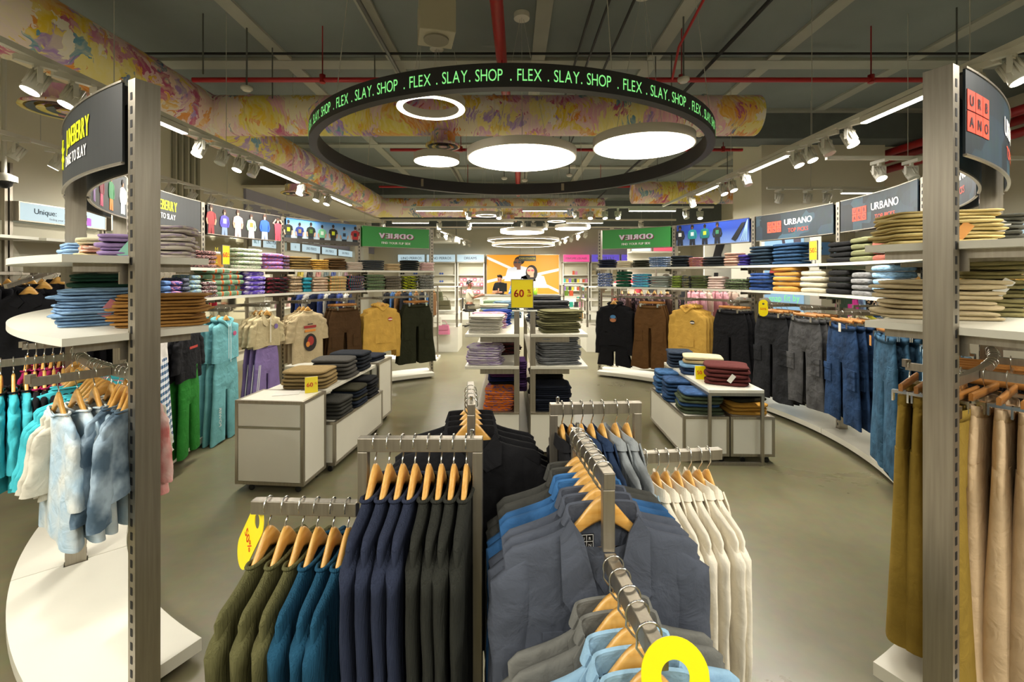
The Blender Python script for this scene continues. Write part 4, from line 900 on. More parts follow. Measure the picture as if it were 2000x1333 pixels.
def mk_tee(p, rot, k, lab):
    pr = []
    if k == 0:
        f = lambda u, v, d: Vector((u, -.036-d, v))
        pr = [('print_disc', ell_print(.01, -.54, .10, .115), P_('#241f22')), ('print_figure', ell_print(.015, -.52, .05, .06, -.0385), P_('#a8322e')), ('print_figure', ell_print(-.03, -.56, .03, .035, -.0395), P_('#d98a3a')), ('print_line', fprint(.01, -.385, .17, .03), P_('#d98a3a')), ('print_line', fprint(.01, -.335, .19, .032), P_('#9c2a2c')), ('print_line', fprint(.01, -.30, .08, .012), P_('#3a2f2c'))]
    top(p, rot, f'{lab.replace("OUTFIT", "beige tee with a round back print" if k == 0 else "beige oversized tee")}', SAND, 'beige printed tees', 'tee', w=.25, L=.80, t=.026, sl=.28, r0=.105, r1=.10, seed=10, col=False, prints=pr, cat='tee')
outfits('L', 603, 3, mk_tee, 'OUTFIT', 'beige printed tee')
def mk_pants(mat, desc, name='trousers', **kw):
    def mk(p, rot, k, lab): bottoms(p, rot, lab.replace('OUTFIT', desc), mat, desc, name, **kw)
    return mk
PK = ((-.17, -.52, .11, .16), (.17, -.52, .11, .16))
outfits('L', 676, 3, mk_pants(BRN, 'dark brown cargo trouser beside the beige tee', w=.19, hip=.26, L=.93, flare=.10, seed=11, pk=PK), 'OUTFIT', 'dark brown cargo trouser', 'clip')
def mk_hood(mat, desc, patch):
    def mk(p, rot, k, lab):
        pr = [('chest_patch', ell_print(.11, -.33, .036, .028), P_(patch)), ('chest_patch', ell_print(.11, -.335, .036, .009, -.039), P_('#f0e6da')), ('front_pocket', fprint(0, -.62, .26, .13, -.036), mat)] if k == 0 else []
        top(p, rot, lab.replace('OUTFIT', desc), mat, desc, 'hoodie', w=.245, L=.82, t=.026, sl=.68, r0=.10, r1=.06, hood=True, seed=12, prints=pr, cat='hoodie')
    return mk
outfits('L', 748, 3, mk_hood(MUST, 'mustard yellow hoodie with a red chest patch' , '#b03a34'), 'OUTFIT', 'mustard yellow hoodie, fashion side')
outfits('L', 816, 3, mk_pants(OLV, 'dark olive wide trouser at the far end of the fashion bays', w=.18, hip=.255, L=.93, flare=.16, seed=13, pk=PK), 'OUTFIT', 'dark olive wide trouser', 'clip')
def mk_blackhood(p, rot, k, lab):
    pr = [('chest_print', ell_print(0, -.36, .06, .05), P_('#3a2a2a')), ('chest_print', ell_print(0, -.33, .045, .03, -.039), P_('#3f78a8')), ('chest_print', ell_print(0, -.385, .05, .03, -.040), P_('#b07048'))] if k == 0 else []
    top(p, rot, lab.replace('OUTFIT', 'black hoodie'), BLK, 'black hoodies', 'hoodie', w=.245, L=.80, t=.026, sl=.70, r0=.10, r1=.06, hood=True, seed=14, prints=pr, cat='hoodie')
    if k < 2: bottoms(low(p, -.42), rot, lab.replace('OUTFIT', 'black shorts under the black hoodie,'), BLK, 'black shorts', 'shorts', w=.18, hip=.23, L=.58, flare=.1, seed=15, cat='shorts')
outfits('R', 1198, 3, mk_blackhood, 'OUTFIT', 'black hoodie')
outfits('R', 1268, 3, mk_pants(BRN2, 'chestnut brown cargo trouser beside the black hoodie', w=.19, hip=.26, L=.98, flare=.16, seed=16, pk=PK), 'OUTFIT', 'chestnut brown cargo trouser', 'clip')
outfits('R', 1340, 4, mk_hood(MUST, 'mustard yellow hoodie with a dark chest print', '#3a3630'), 'OUTFIT', 'mustard yellow hoodie, denim side')
outfits('R', 1424, 3, mk_pants(BLK, 'plain black wide trouser behind the rust red pile', w=.20, hip=.275, L=1.0, flare=.2, seed=17), 'OUTFIT', 'plain black wide trouser', 'clip')
DP = ((-.20, -.52, .12, .17), (.20, -.52, .12, .17)); 
outfits('R', 1504, 4, mk_pants(K('#26272a', 'denim'), 'faded black jean', 'jeans', w=.20, hip=.27, L=1.0, flare=.12, seed=18, pk=DP, cat='jeans'), 'OUTFIT', 'faded black jean', 'clip')
outfits('R', 1568, 4, mk_pants(K('#4b4b4c', 'denim'), 'washed grey cargo jean', 'jeans', w=.20, hip=.265, L=.92, flare=.02, seed=19, pk=DP, cat='jeans'), 'OUTFIT', 'washed grey cargo jean', 'clip')
outfits('R', 1640, 4, mk_pants(K('#22395a', 'denim'), 'deep blue cargo jean', 'jeans', w=.20, hip=.265, L=.90, flare=.04, seed=20, pk=DP, cat='jeans'), 'OUTFIT', 'deep blue cargo jean', 'clip')
outfits('R', 1722, 4, mk_pants(K('#35566f', 'denim'), 'mid blue flared jean', 'jeans', w=.19, hip=.25, L=1.02, flare=.35, seed=21, pk=(), cat='jeans'), 'OUTFIT', 'mid blue flared jean', 'clip')
outfits('R', 1806, 3, mk_pants(K('#8aa9bf', 'denim'), 'pale blue jean beside the tall post', 'jeans', w=.19, hip=.25, L=.92, flare=.1, seed=22, pk=(), cat='jeans'), 'OUTFIT', 'pale blue jean', 'clip', inset=.26)
def jean_tag(px, side, inset, z, c, label):
    deg, p = hit(side, px, SIDE[side]['R']-inset); o = inst('price_tag', shared('price_tag', draped_tag, False), plain('tag_'+c[1:], c, .6), None, (p.x, p.y, z), inward(side, deg)); tag(o, label, 'price tag')
jean_tag(1640, 'R', .40, 1.26, '#d8cfbd', 'white and brown price tag on the deep blue cargo jean'); jean_tag(1700, 'R', .40, 1.22, '#b8823e', 'brown price tag between the deep blue and mid blue jeans')
# small cards standing on the curved shelves
def sale_card(p, rot, w, h, num, label, stand=True, off=True, legs=.03):
    t = thing('sale_sign', label, 'sale sign', p, rot, 'yellow sale signs')
    MB().box(-w/2, w/2, -.004, .004, legs, legs+h).build('card', YEL, t)
    mb = MB()
    for a, b, c, d in ((-w/2-.006, -w/2, 0, h), (w/2, w/2+.006, 0, h), (-w/2-.006, w/2+.006, h, h+.006), (-w/2-.006, w/2+.006, -.006, 0)): mb.box(a, b, -.006, .006, legs+c, legs+d)
    mb.build('card_frame', STEEL, t)
    f = lambda u, v, d: Vector((u, -.0045-d, legs+v)); lettering('figure', num, h*.38, f, TXTR, t, .001, bold=h*.010, at=(-w*.15, h*.38), sx=.95)
    lettering('percent_sign', '%', h*.19, f, TXTR, t, .001, bold=h*.003, at=(w*.33, h*.52)); lettering('off_word', 'OFF', h*.10, f, TXTR, t, .001, bold=h*.003, at=(w*.34, h*.39))
    if stand:
        for x in (-w*.25, w*.25): MB().box(x-.003, x+.003, -.003, .003, 0, legs-.006).build('leg', CHROME, t)
    return t
for sd, px, num, lb in (('L', 441, '60', 'yellow 60 percent sale card on the upper fashion shelf'), ('R', 1589, '50', 'yellow 50 percent sale card on the upper denim shelf')):
    deg, p = hit(sd, px, SIDE[sd]['R']-.19); sale_card((p.x, p.y, SIDE[sd]['zu']), inward(sd, deg), .11, .20, num, lb, legs=.045)
# ---------------------------------------------------------------- clothes on the entrance bays
def near_arm(sd, deg, out, L): arm(sd, deg, out, L, 1.31, BAYS[sd][0])
def on_arm(sd, deg, out, dist):
    return pol(sd, SIDE[sd]['R']+out*(.016+dist), deg, 1.31)
near_arm('L', 149, 1, .24); near_arm('L', 138.5, 1, .30); near_arm('L', 128, 1, .22); near_arm('L', 121, -1, .3)
TIE = K('#a5bccb', 'tie', '#c9cdc8', scale=7.0); TIE2 = K('#4f6272', 'tie', '#9fb2c0', scale=9.0); TQ = K('#45b3bf'); MAG = K('#8e1d4c'); CORAL = K('#c9706c', 'tie', '#d9bab2', scale=8.0); OFFW = K('#c8c4b4')
def hung_tee(p, rot, lab, mat, grp, seed, L=.50, band=None, matb=None, w=.21, neck=.11, sl=.24, wood=True, hl=None):
    hanger(p, rot, hl or f'hanger of {lab}', f'hangers of the {grp}')
    return top(p, rot, lab, mat, grp, 'tee', w=w, L=L, t=.018, neck=neck, sl=sl, r0=.058, r1=.075, st=.34, out=.03, seed=seed, col=False, band=band, matb=matb, flare=.12, amp=.012, tf=.9, cat='tee')
def line(sd, deg, out, d0, d1, n, fn):
    for k in range(n): fn(on_arm(sd, deg, out, d0+(d1-d0)*k/max(1, n-1)), inward(sd, deg)+(PI if out > 0 else 0)+(rnd.random()-.5)*.12, k)
line('L', 149, 1, -.005, .16, 4, lambda p, r, k: hung_tee(p, r, f'pale blue tie dye tee, {ORD[3-k]} from the arm end', TIE, 'pale blue tie dye tees', 30+k, .62))
line('L', 138.5, 1, .17, .29, 4, lambda p, r, k: hung_tee(p, r, f'turquoise cropped tee with black neckband, {ORD[3-k]} from the arm end', TQ, 'turquoise cropped tees', 34, .55, BLK))
line('L', 138.5, 1, .01, .14, 5, lambda p, r, k: hung_tee(p, r, f'black tee with magenta yoke, {ORD[4-k]} from the turquoise tees', BLK, 'black and magenta tees', 35, .60, MAG))
line('L', 128, 1, .03, .20, 6, lambda p, r, k: hung_tee(p, r, f'magenta tee behind the turquoise tees, {ORD[5-k]} from the arm end', MAG, 'magenta tees', 36, .62))
def rail_line(sd, angs, fn):
    R = SIDE[sd]['R']
    for k, a in enumerate(angs):
        p = pol(sd, R, a, 1.31); r, tn = frame_at(sd, a); fn(p, math.atan2(r.y, r.x)+(rnd.random()-.5)*.15, k)
rail_line('L', (151.9, 151.1, 150.3, 149.6), lambda p, r, k: hung_tee(p, r+.75, f'slate blue tie dye top, {ORD[k]} from the tall post', TIE2, 'slate tie dye tops', 40+k, .45, sl=.3))
rail_line('L', (147.5, 146.7, 145.9, 145.0, 144.2), lambda p, r, k: hung_tee(p, r+.2, f'{"turquoise" if k > 1 else "off white"} tee on the rail, {ORD[k]} from the blue tie dye tees', TQ if k > 1 else OFFW, 'turquoise tees on the rail' if k > 1 else 'off white tees on the rail', 44, .5))
rail_line('L', (141, 140, 139, 137, 136, 135), lambda p, r, k: hung_tee(p, r+.1, f'{"pink" if k % 3 == 2 else "turquoise"} top far along the curved rail, {ORD[k]} of six', K('#b98a90') if k % 3 == 2 else TQ, 'tops far along the curved rail', 45, .5))
line('L', 148, -1, .04, .09, 2, lambda p, r, k: hung_tee(p, r+.1, f'coral and white tie dye tee beside the tall post, {ORD[k]} from the rail', CORAL, 'coral tie dye tees', 46+k, .55, sl=.26))
near_arm('L', 148, -1, .14)
# entrance bay, denim side: khaki and beige trousers on clip hangers
near_arm('R', 147, -1, .20); near_arm('R', 146.3, 1, .16); near_arm('R', 138, 1, .30); near_arm('R', 128, 1, .3)
KH = K('#8a7230'); BG = K('#c6ad8b'); BG2 = K('#b39b7b')
def clip_pants(p, rot, lab, mat, grp, seed, L=1.02, flare=.25):
    hanger(p, rot, f'clip hanger of {lab}', f'clip hangers of the {grp}', 'clip', WOODB)
    return bottoms(p, rot, lab, mat, grp, 'trousers', w=.15, hip=.20, L=L, flare=flare, t=.026, seed=seed, spread=.0, tf=1.3)
line('R', 147, -1, .02, .19, 4, lambda p, r, k: clip_pants(p, r+.12, f'khaki trouser beside the tall post, {ORD[3-k]} from the inner arm end', KH, 'khaki trousers', 50+k))
line('R', 149.0, 1, -.02, .0, 1, lambda p, r, k: clip_pants(p, r, f'khaki trouser behind the tall post, {ORD[k]} from the rail', KH, 'khaki trousers behind the post', 51+k, 1.05))
line('R', 146.3, 1, .01, .14, 3, lambda p, r, k: clip_pants(p, r, f'beige trouser on the outer arm, {ORD[2-k]} from the arm end', (BG, BG, BG2)[k], 'beige trousers', 52+k, 1.03, .2))
line('R', 138, 1, .04, .28, 5, lambda p, r, k: clip_pants(p, r, f'dark trouser on the outer arm, {ORD[k]} from the rail', K('#23211f') if k < 3 else K('#5a4a3c'), 'dark trousers on the outer arm', 53, .9, .1))
rail_line('R', (142.5, 141.3, 140, 137, 135.5, 134, 132), lambda p, r, k: clip_pants(p, r, f'dark trouser on the curved denim rail, {ORD[k]} from the beige trousers', K('#201e1d'), 'dark trousers on the curved rail', 54, .85, .0))
# piles on the entrance shelves
ORT = plain('orange_tag', '#c98a3e', .6); TLT = plain('teal_tag', '#7fb8a6', .6)
w1, w2 = 'on the upper entrance shelf, fashion side', 'on the lower entrance shelf, fashion side'
a_ = .0
def spile(sd, x, y, z, w, d, rot, n, hh, mat, desc, where, seed, **kw): return pile(Vector((x, y, z)), w, d, hh, n, mat, desc, where, rot, seed=seed, layers=2, rough=1.9, messy=.09, **kw)
LX = lambda px, d: (px-CX)*d/F
spile('L', LX(335, 2.22), 2.20, SIDE['L']['zu'], .20, .30, .5, 4, .040, K('#c9c0b4', 'print', '#c9c0b4', '#a99aa8', 6), 'off white printed tee', w1, 61)
spile('L', LX(243, 2.22), 2.22, SIDE['L']['zu'], .20, .26, .6, 3, .040, K('#8f79a4'), 'dusty violet top', w1, 62, tagc=TLT)
spile('L', LX(186, 2.36), 2.36, SIDE['L']['zu'], .17, .26, .75, 3, .038, [K('#c9b98c'), K('#d3a184', 'print', '#e8d8c8', '#b98070', 9), K('#cfc9a8')], 'cream and peach top', w1, 63)
spile('L', LX(146, 2.52), 2.52, SIDE['L']['zu'], .10, .24, .8, 3, .034, K('#8fb0d4'), 'pale blue top', w1, 64)
spile('L', LX(318, 2.12), 2.12, SIDE['L']['zl'], .34, .30, .45, 5, .029, K('#a5793f'), 'tan trouser', w2, 65)
spile('L', LX(190, 2.13), 2.14, SIDE['L']['zl'], .30, .28, .75, 6, .028, K('#7f9fc0', 'denim'), 'light blue jean', w2, 66, tagc=plain('rose_tag', '#b06a72', .6))
spile('L', LX(196, 2.52), 2.52, SIDE['L']['zl'], .26, .22, .8, 5, .048, K('#1f4034'), 'dark green trouser', w2, 67)
spile('L', LX(255, 2.62), 2.62, SIDE['L']['zl'], .18, .20, .8, 5, .046, K('#9a5f6a', 'print', '#5a1f2a', '#d0a0a0', 14), 'rose and maroon top', w2, 68)
w3, w4 = 'on the upper entrance shelf, denim side', 'on the lower entrance shelf, denim side'
spile('R', LX(1815, 2.14), 2.13, SIDE['R']['zu'], .40, .30, -.40, 5, .032, K('#c9b57c'), 'pale khaki trouser', w3, 71, tagc=ORT)
spile('R', LX(1922, 2.22), 2.21, SIDE['R']['zu'], .22, .28, -.62, 4, .040, K('#4b4b44'), 'charcoal trouser', w3, 72, tagc=plain('white_tag', '#d8d8d0', .5))
spile('R', LX(1815, 2.10), 2.08, SIDE['R']['zl'], .40, .32, -.40, 4, .043, K('#bdad8a'), 'stone beige trouser', w4, 73)
spile('R', LX(1930, 2.22), 2.22, SIDE['R']['zl'], .24, .30, -.62, 6, .043, K('#857d55'), 'olive trouser', w4, 74, tagc=plain('white_tag', '#d8d8d0', .5))
spile('R', LX(1975, 2.7), 2.72, SIDE['R']['zl'], .14, .2, -.7, 4, .04, K('#4c4c48'), 'dark grey trouser', w4, 75)
# ---------------------------------------------------------------- garment rack with four stepped arms in the middle foreground
HU, HLO = 1.275, 1.105
rk = thing('garment_rack', 'brushed steel rack with four stepped arms full of shirts and dresses', 'garment rack', (0, 0, 0))
def steptube(name, pts, w=.026, h=.036):
    mb = MB()
    for p, q in zip(pts, pts[1:]):
        p, q = Vector(p), Vector(q); d = (q-p).normalized(); up = abs(d.z) > .9
        mb.bar(p-d*(.013 if not up else 0), q+d*(.013 if not up else 0), w, h if not up else w)
    mb.build(name, STEEL, rk, bevel=.002)
ARMS = {'A': [(-.09, 1.21), (-.39, 1.212), (-.675, 1.225)], 'B': [(.178, 1.28), (.208, 1.0), (.236, .745)], 'C': [(.138, 1.53), (.42, 1.55), (.705, 1.585)], 'D': [(-.135, 1.53), (-.165, 1.83), (-.195, 2.10)]}
for k, (a, b, c) in ARMS.items():
    steptube('stepped_arm', [(a[0], a[1], HU-.018), (b[0], b[1], HU-.018)]); steptube('arm_step', [(b[0], b[1], HU-.036), (b[0], b[1], HLO)]); steptube('stepped_arm', [(b[0]+(c[0]-b[0])*.1, b[1]+(c[1]-b[1])*.1, HLO-.018), (c[0], c[1], HLO-.018)])
    steptube('leg', [(a[0], a[1], .03), (a[0], a[1], HU-.036)])
    MB().lathe([(.005, 0), (.006, .018), (.004, .02)], 10, (a[0]+(b[0]-a[0])*.05, a[1]+(b[1]-a[1])*.05, HU)).build('height_pin', CHROME, rk)
    MB().bar((a[0], a[1], .02), (b[0]*1.2, b[1]+(b[1]-a[1])*.2, .02), .05, .03).build('foot', STEEL, rk)
MB().box(-.16, .20, 1.18, 1.56, .005, .035).build('base_plate', STEEL, rk)
def seg(arm_, part, u):
    a, b = ARMS[arm_][part], ARMS[arm_][part+1]; return Vector((a[0]+(b[0]-a[0])*u, a[1]+(b[1]-a[1])*u, HU if part == 0 else HLO))
def rackrot(arm_, flip=False):
    a, c = ARMS[arm_][0], ARMS[arm_][2]; n = Vector((c[0]-a[0], c[1]-a[1])).normalized(); return math.atan2(n.x, -n.y)
def hang(arm_, part, us, fn):
    for k, u in enumerate(us): fn(seg(arm_, part, u), rackrot(arm_)+(rnd.random()-.5)*.07, k)
def dress(mat, nm, grp, seed, L=1.0):
    def f(p, r, k):
        o = ORD[k]; hanger(p, r, f'{o} wooden hanger from the outer end, with {nm}', f'hangers of the {grp}', bar=False)
        top(p, r, f'{nm} with gathered sleeves, {o} from the outer end', mat, grp, 'dress', w=.205, L=L, t=.014, neck=.085, sl=.80, r0=.066, r1=.078, st=.25, out=.0, gather=1, seed=seed+k % 3, col=False, flare=.15, amp=.005, cat='dress', sh=.012)
    return f
OL = K('#5a5838', 'crinkle'); TE = K('#1f4a63', 'crinkle'); NV = K('#2a3042', 'crinkle'); BG_ = K('#2b2c27', 'crinkle')
hang('A', 1, (.90, .74, .58), dress(OL, 'olive crinkled dress', 'olive dresses', 80)); hang('A', 1, (.44, .29, .15), dress(TE, 'teal blue crinkled dress', 'teal dresses', 81))
hang('A', 0, (.90, .78, .66, .55), dress(NV, 'navy crinkled dress', 'navy dresses', 82)); hang('A', 0, (.43, .32, .21, .10), dress(BG_, 'green black crinkled dress', 'green black dresses', 83))
def shirt(mat, nm, grp, seed, L=.78, **kw):
    def f(p, r, k):
        o = ORD[k]; hanger(p, r, f'{o} wooden hanger from the outer end, with {nm}', f'hangers of the {grp}', bar=True)
        a = dict(w=.225, L=L, t=.0135, neck=.078, sl=.62, r0=.068, r1=.05, st=.22, out=.015, seed=seed+k % 3, amp=.004, flare=.0); a.update(kw)
        return top(p, r, f'{nm}, {o} from the outer end', mat, grp, 'shirt', **a)
    return f
LBL = K('#8fb2cb', 'plain'); GRY = K('#6b6b66'); SLT = K('#4d525d'); BLU = K('#35608f', 'denim'); DGR = K('#444440'); CRM = K('#e6decb'); LDN = K('#8fa4b0', 'denim'); DDN = K('#27364f', 'denim'); LGD = K('#8b9092', 'denim'); BKS = K('#1d1d1f')
hang('B', 1, (.86, .66, .50), shirt(LBL, 'light blue shirt', 'light blue shirts', 90)); hang('B', 1, (.30, .14), shirt(GRY, 'warm grey shirt', 'warm grey shirts', 91))
hang('B', 0, (.87, .73, .60), shirt(SLT, 'slate grey shirt', 'slate grey shirts', 92, vneck=.15)); hang('B', 0, (.46, .34), shirt(BLU, 'bright blue denim shirt', 'blue denim shirts', 93)); hang('B', 0, (.20, .07), shirt(DGR, 'dark grey shirt', 'dark grey shirts', 94))
hang('C', 1, (.88, .77, .64, .50, .36, .24), shirt(CRM, 'cream long sleeved shirt', 'cream shirts', 95, t=.014)); hang('C', 1, (.10,), shirt(LDN, 'pale denim shirt beside the cream ones', 'pale denim shirts', 96))
hang('C', 0, (.88, .74), shirt(LGD, 'light grey denim jacket', 'light grey denim jackets', 97, L=.66, t=.014)); hang('C', 0, (.58, .45, .33), shirt(DDN, 'dark blue denim jacket', 'dark denim jackets', 98, L=.66, t=.014)); hang('C', 0, (.21, .10), shirt(BKS, 'black denim jacket', 'black denim jackets', 99, L=.66))
for k, u in enumerate((.14, .34, .54, .74)):
    p = seg('D', 0, u); r = rackrot('D')+PI+(rnd.random()-.5)*.06; hanger(p, r, f'wooden hanger of the {ORD[k]} black jacket', 'hangers of the black jackets', bar=True)
    top(p, r, f'black jacket behind the dresses, {ORD[k]} from the rack middle', BKS, 'black jackets on the rear arm', 'jacket', w=.245, L=.85, t=.018, neck=.08, sl=.64, r0=.085, r1=.06, st=.25, out=.03, seed=100+k, cat='jacket')
# details of the foremost slate shirt: label, pocket, placket (its own parts)
sl_ = [o for o in COL.objects if o.get('label', '').startswith('slate grey shirt, first')][0]
f = lambda u, v, d: Vector((u, .0095-d, -.178+v))
MB().prism([(-.052, -.016), (-.018, -.016), (-.018, .018), (-.052, .018)], f, t=.0015).build('neck_label', BLACK, sl_)
mb = MB()
for a, b, c, d in ((-.050, -.020, -.0145, -.0135), (-.050, -.020, .0155, .0165), (-.050, -.020, .0005, .0015), (-.0505, -.0495, -.0145, .0165), (-.0205, -.0195, -.0145, .0165), (-.0355, -.0345, -.0145, .0165)): mb.prism([(a, c), (b, c), (b, d), (a, d)], f, t=.002)
mb.build('label_grid', TXTW, sl_)
for i, ch in enumerate('URAN'): lettering('label_letter', ch, .0095, f, TXTW, sl_, .0022, at=(-.0425+.015*(i % 2), .0045-.015*(i//2)))
f2 = lambda u, v, d: Vector((u, -.0175-d, v))
MB().prism([(-.14, -.47), (-.055, -.47), (-.055, -.355), (-.14, -.355)], f2, t=.003).build('chest_pocket', SLT, sl_)
MB().prism([(-.014, -.78), (.014, -.78), (.014, -.29), (-.014, -.29)], f2, t=.004).build('placket', SLT, sl_)
# yellow hang tags on the rack
def long_tag(name, p, rot, tilt, w, h, label, mat=YEL, hole=.35, txt='50%'):
    t = thing(name, label, 'hang tag', p, 0); t.rotation_euler = (tilt, 0, rot)
    mb = MB(); n = 40; ro = []; ri = []
    for k in range(n):
        a = 2*PI*k/n; x, z = se(w/2, w/2, a, 1.0); z = z+(0 if math.sin(a) > 0 else -(h-w)); ro.append((x, z-w/2)); ri.append((w*hole/2*math.cos(a), w*hole/2*math.sin(a)-w*.5))
    v = [Vector((x, y, z)) for y in (-.001, .001) for x, z in ro]+[Vector((x, y, z)) for y in (-.001, .001) for x, z in ri]; fs = []
    for k in range(n):
        j = (k+1) % n; fs += [(k, j, 2*n+j, 2*n+k), (n+j, n+k, 3*n+k, 3*n+j), (k, n+k, n+j, j), (2*n+k, 2*n+j, 3*n+j, 3*n+k)]
    mb.add(v, fs).build('tag_card', mat, t)
    for s in (-1, 1): lettering('figure', txt, w*.40, lambda u, vv, d, s=s: Vector((u*(-s), s*(.0012+d*.2), -h*.62+vv)), TXTR, t, .002, bold=w*.006)
    return t
e = ARMS['A'][2]; long_tag('sale_hang_tag', (e[0]+.012, e[1]+.0, HLO-.03), -.85, -.15, .092, .22, 'long yellow sale tag hooked on the olive dress end of the rack', hole=.4).rotation_euler[1] = .6
e = ARMS['B'][2]; long_tag('sale_hang_tag', (e[0]+.012, e[1]-.03, HLO+.035), 0, -.30, .104, .26, 'big round yellow sale tag hooked on the arm end before the light blue shirts', hole=.42)
# ---------------------------------------------------------------- centre gondola with the 60 percent sign
gd = thing('display_gondola', 'white double shelf gondola on steel posts under the 60 percent sign', 'gondola', (.12, 4.3, 0))
GY = 2.45
def gpart(name, bx, mat, bev=.003): MB().box(*bx).build(name, mat, gd, bevel=bev)
for x in (-.075, .075):
    for y in (.04, GY-.04): gpart('post', (x-.025, x+.025, y-.03, y+.03, 0, 1.36), STEEL, 0)
for z, x0, x1, y0 in ((1.15, -.56, -.055, 0), (1.15, .055, .59, 0), (.85, -.56, -.055, 0), (.85, .055, .59, 0)):
    gpart('shelf', (x0, x1, y0, GY, z-.028, z), WHITE); s = 1 if x0 > 0 else -1
    for y in (.04, GY-.06): gpart('shelf_bracket', (min(s*.1, s*.42), max(s*.1, s*.42), y, y+.006, z-.08, z-.028), STEEL, 0)
for s in (-1, 1):
    gpart('base_cabinet', (min(s*.055, s*.46), max(s*.055, s*.46), .0, GY, .05, .40), WHITE); gpart('top_rim', (min(s*.055, s*.465), max(s*.055, s*.465), -.005, GY, .40, .42), STEEL, 0)
gpart('top_glass_shelf', (-.12, .12, -.0, .12, 1.36, 1.368), plain('clear_acrylic', '#cfd4d0', .1))
sale_card((.095, 4.32, 1.368), 0, .20, .26, '60', 'big yellow 60 percent off sign on the gondola posts', legs=.03)
G1, G2, G3, G4, G5, G6 = ('on the gondola, top shelf, fashion side', 'on the gondola, top shelf, denim side', 'on the gondola, middle shelf, fashion side', 'on the gondola, middle shelf, denim side', 'on the gondola base, fashion side', 'on the gondola base, denim side')
gp = lambda x, y, z, w, d, n, h, mat, desc, where, seed, rot=0, **kw: pile(Vector((.12+x, 4.3+y, z)), w, d, h, n, mat, desc, where, rot, seed=seed, layers=2, rough=1.2, messy=.07, **kw)
gp(-.37, .20, 1.15, .32, .30, 5, .033, K('#d3cfc2'), 'white trouser', G1, 201, -.1); gp(-.35, .55, 1.15, .34, .26, 5, .033, K('#b8a0c4', 'print', '#c98a68', '#a48cc0', 9), 'lilac printed tee', G1, 202, .2); gp(-.28, .85, 1.15, .30, .26, 5, .034, K('#2c48a0'), 'royal blue tee', G1, 203, -.2)
gp(-.33, 1.2, 1.15, .34, .28, 6, .035, [K('#cfc6a4'), K('#a9c3cf'), K('#d6cfb8')], 'cream and pale blue top', G1, 204); gp(-.18, 1.65, 1.15, .32, .28, 5, .045, [K('#6f8fa8', 'denim'), K('#8fb0c8', 'denim'), K('#22483c')], 'pale denim piece', G1, 205, .3); gp(-.38, 2.1, 1.15, .26, .26, 4, .05, K('#a9c49c'), 'pale green tee', G1, 206)
gp(.34, .22, 1.15, .40, .32, 6, .036, K('#6b694a'), 'olive cargo trouser', G2, 211, .12); gp(.30, .72, 1.15, .42, .32, 7, .040, K('#3f4042', 'denim'), 'charcoal jean', G2, 212, -.1); gp(.26, 1.2, 1.15, .40, .32, 7, .045, [K('#56585a', 'denim'), K('#2b3a4e', 'denim')], 'grey and dark blue jean', G2, 213)
gp(-.38, .2, .85, .34, .32, 4, .045, K('#c4b8cf', 'print', '#d8d2d2', '#9a80b4', 7), 'white and lilac top', G3, 221, -.15); gp(-.18, .75, .85, .26, .3, 3, .04, K('#1f1b1d', 'print', '#5a2020', '#262224', 12), 'black and red lace top', G3, 222, .3)
gp(.32, .22, .85, .42, .34, 7, .037, K('#808284', 'denim'), 'washed grey jean', G4, 231, .1); gp(.30, .72, .85, .38, .3, 6, .036, K('#6a6c6c', 'denim'), 'mid grey jean', G4, 232)
gp(-.24, .2, .42, .30, .32, 5, .036, K('#d9762a', 'print', '#d9762a', '#6a5a8a', 12), 'orange printed top', G5, 241); gp(-.22, .62, .42, .30, .32, 6, .045, [K('#1c1c1f'), K('#262c58'), K('#5a3a7a', 'stripe', '#a04a5a', '#2a2a60', 30)], 'dark striped top', G5, 242)
gp(.26, .2, .42, .38, .34, 6, .040, K('#1b1f2b'), 'blue black jean', G6, 251); gp(.24, .62, .42, .36, .34, 7, .042, K('#26241f'), 'dark brown jean', G6, 252)
gp(0, .9, .42, .09, .3, 7, .05, K('#6a4a86'), 'violet tee between the posts', 'in the gap of the gondola', 260)
# ---------------------------------------------------------------- steel framed cabinets on the fashion side
fc = Vector((-1.62, 3.58, 0)); FR = math.radians(-5.0)
def steel_box(name, parent, x0, x1, y0, y1, z0, z1, drawer=False, tz=.012):
    MB().box(x0+.006, x1-.006, y0+.006, y1-.006, z0+.006, z1-.004).build('carcass', WHITE, parent)
    mb = MB(); e = .024
    for x in (x0, x1-e):
        for y in (y0, y1-e): mb.box(x, x+e, y, y+e, z0, z1)
    for z in (z0, z1-e):
        for y in (y0, y1-e): mb.box(x0+e, x1-e, y, y+e, z, z+e)
        for x in (x0, x1-e): mb.box(x, x+e, y0+e, y1-e, z, z+e)
    mb.build('edge_frame', STEEL, parent)
    MB().box(x0+e, x1-e, y0+e, y1-e, z1-.004, z1-.001).build('top_panel', WHITE, parent)
    if drawer:
        zz = z1-.20; MB().box(x0+e+.004, x1-e-.004, y0-.002, y0+.006, zz, z1-e-.004).build('drawer', WHITE, parent, bevel=.002); MB().box(x0+e+.004, x1-e-.004, y0-.002, y0+.006, z0+e+.004, zz-.022).build('door', WHITE, parent, bevel=.002); MB().box(x0+e, x1-e, y0+.001, y0+.004, zz-.02, zz-.004).build('grip_groove', plain('shadow_gap', '#8f8a72', .6), parent)
    for x in (x0+.12, x1-.06):
        for y in (y0+.05, y1-.05):
            MB().lathe([(.02, 0), (.024, .006), (.024, .012), (.02, .018)], 14, M=Matrix.Translation((x, y-.01, .022)) @ Matrix.Rotation(PI/2, 4, 'X')).build('caster', BLACK, parent); MB().box(x-.018, x+.018, y-.022, y+.012, .03, z0).build('caster_fork', GALV, parent)
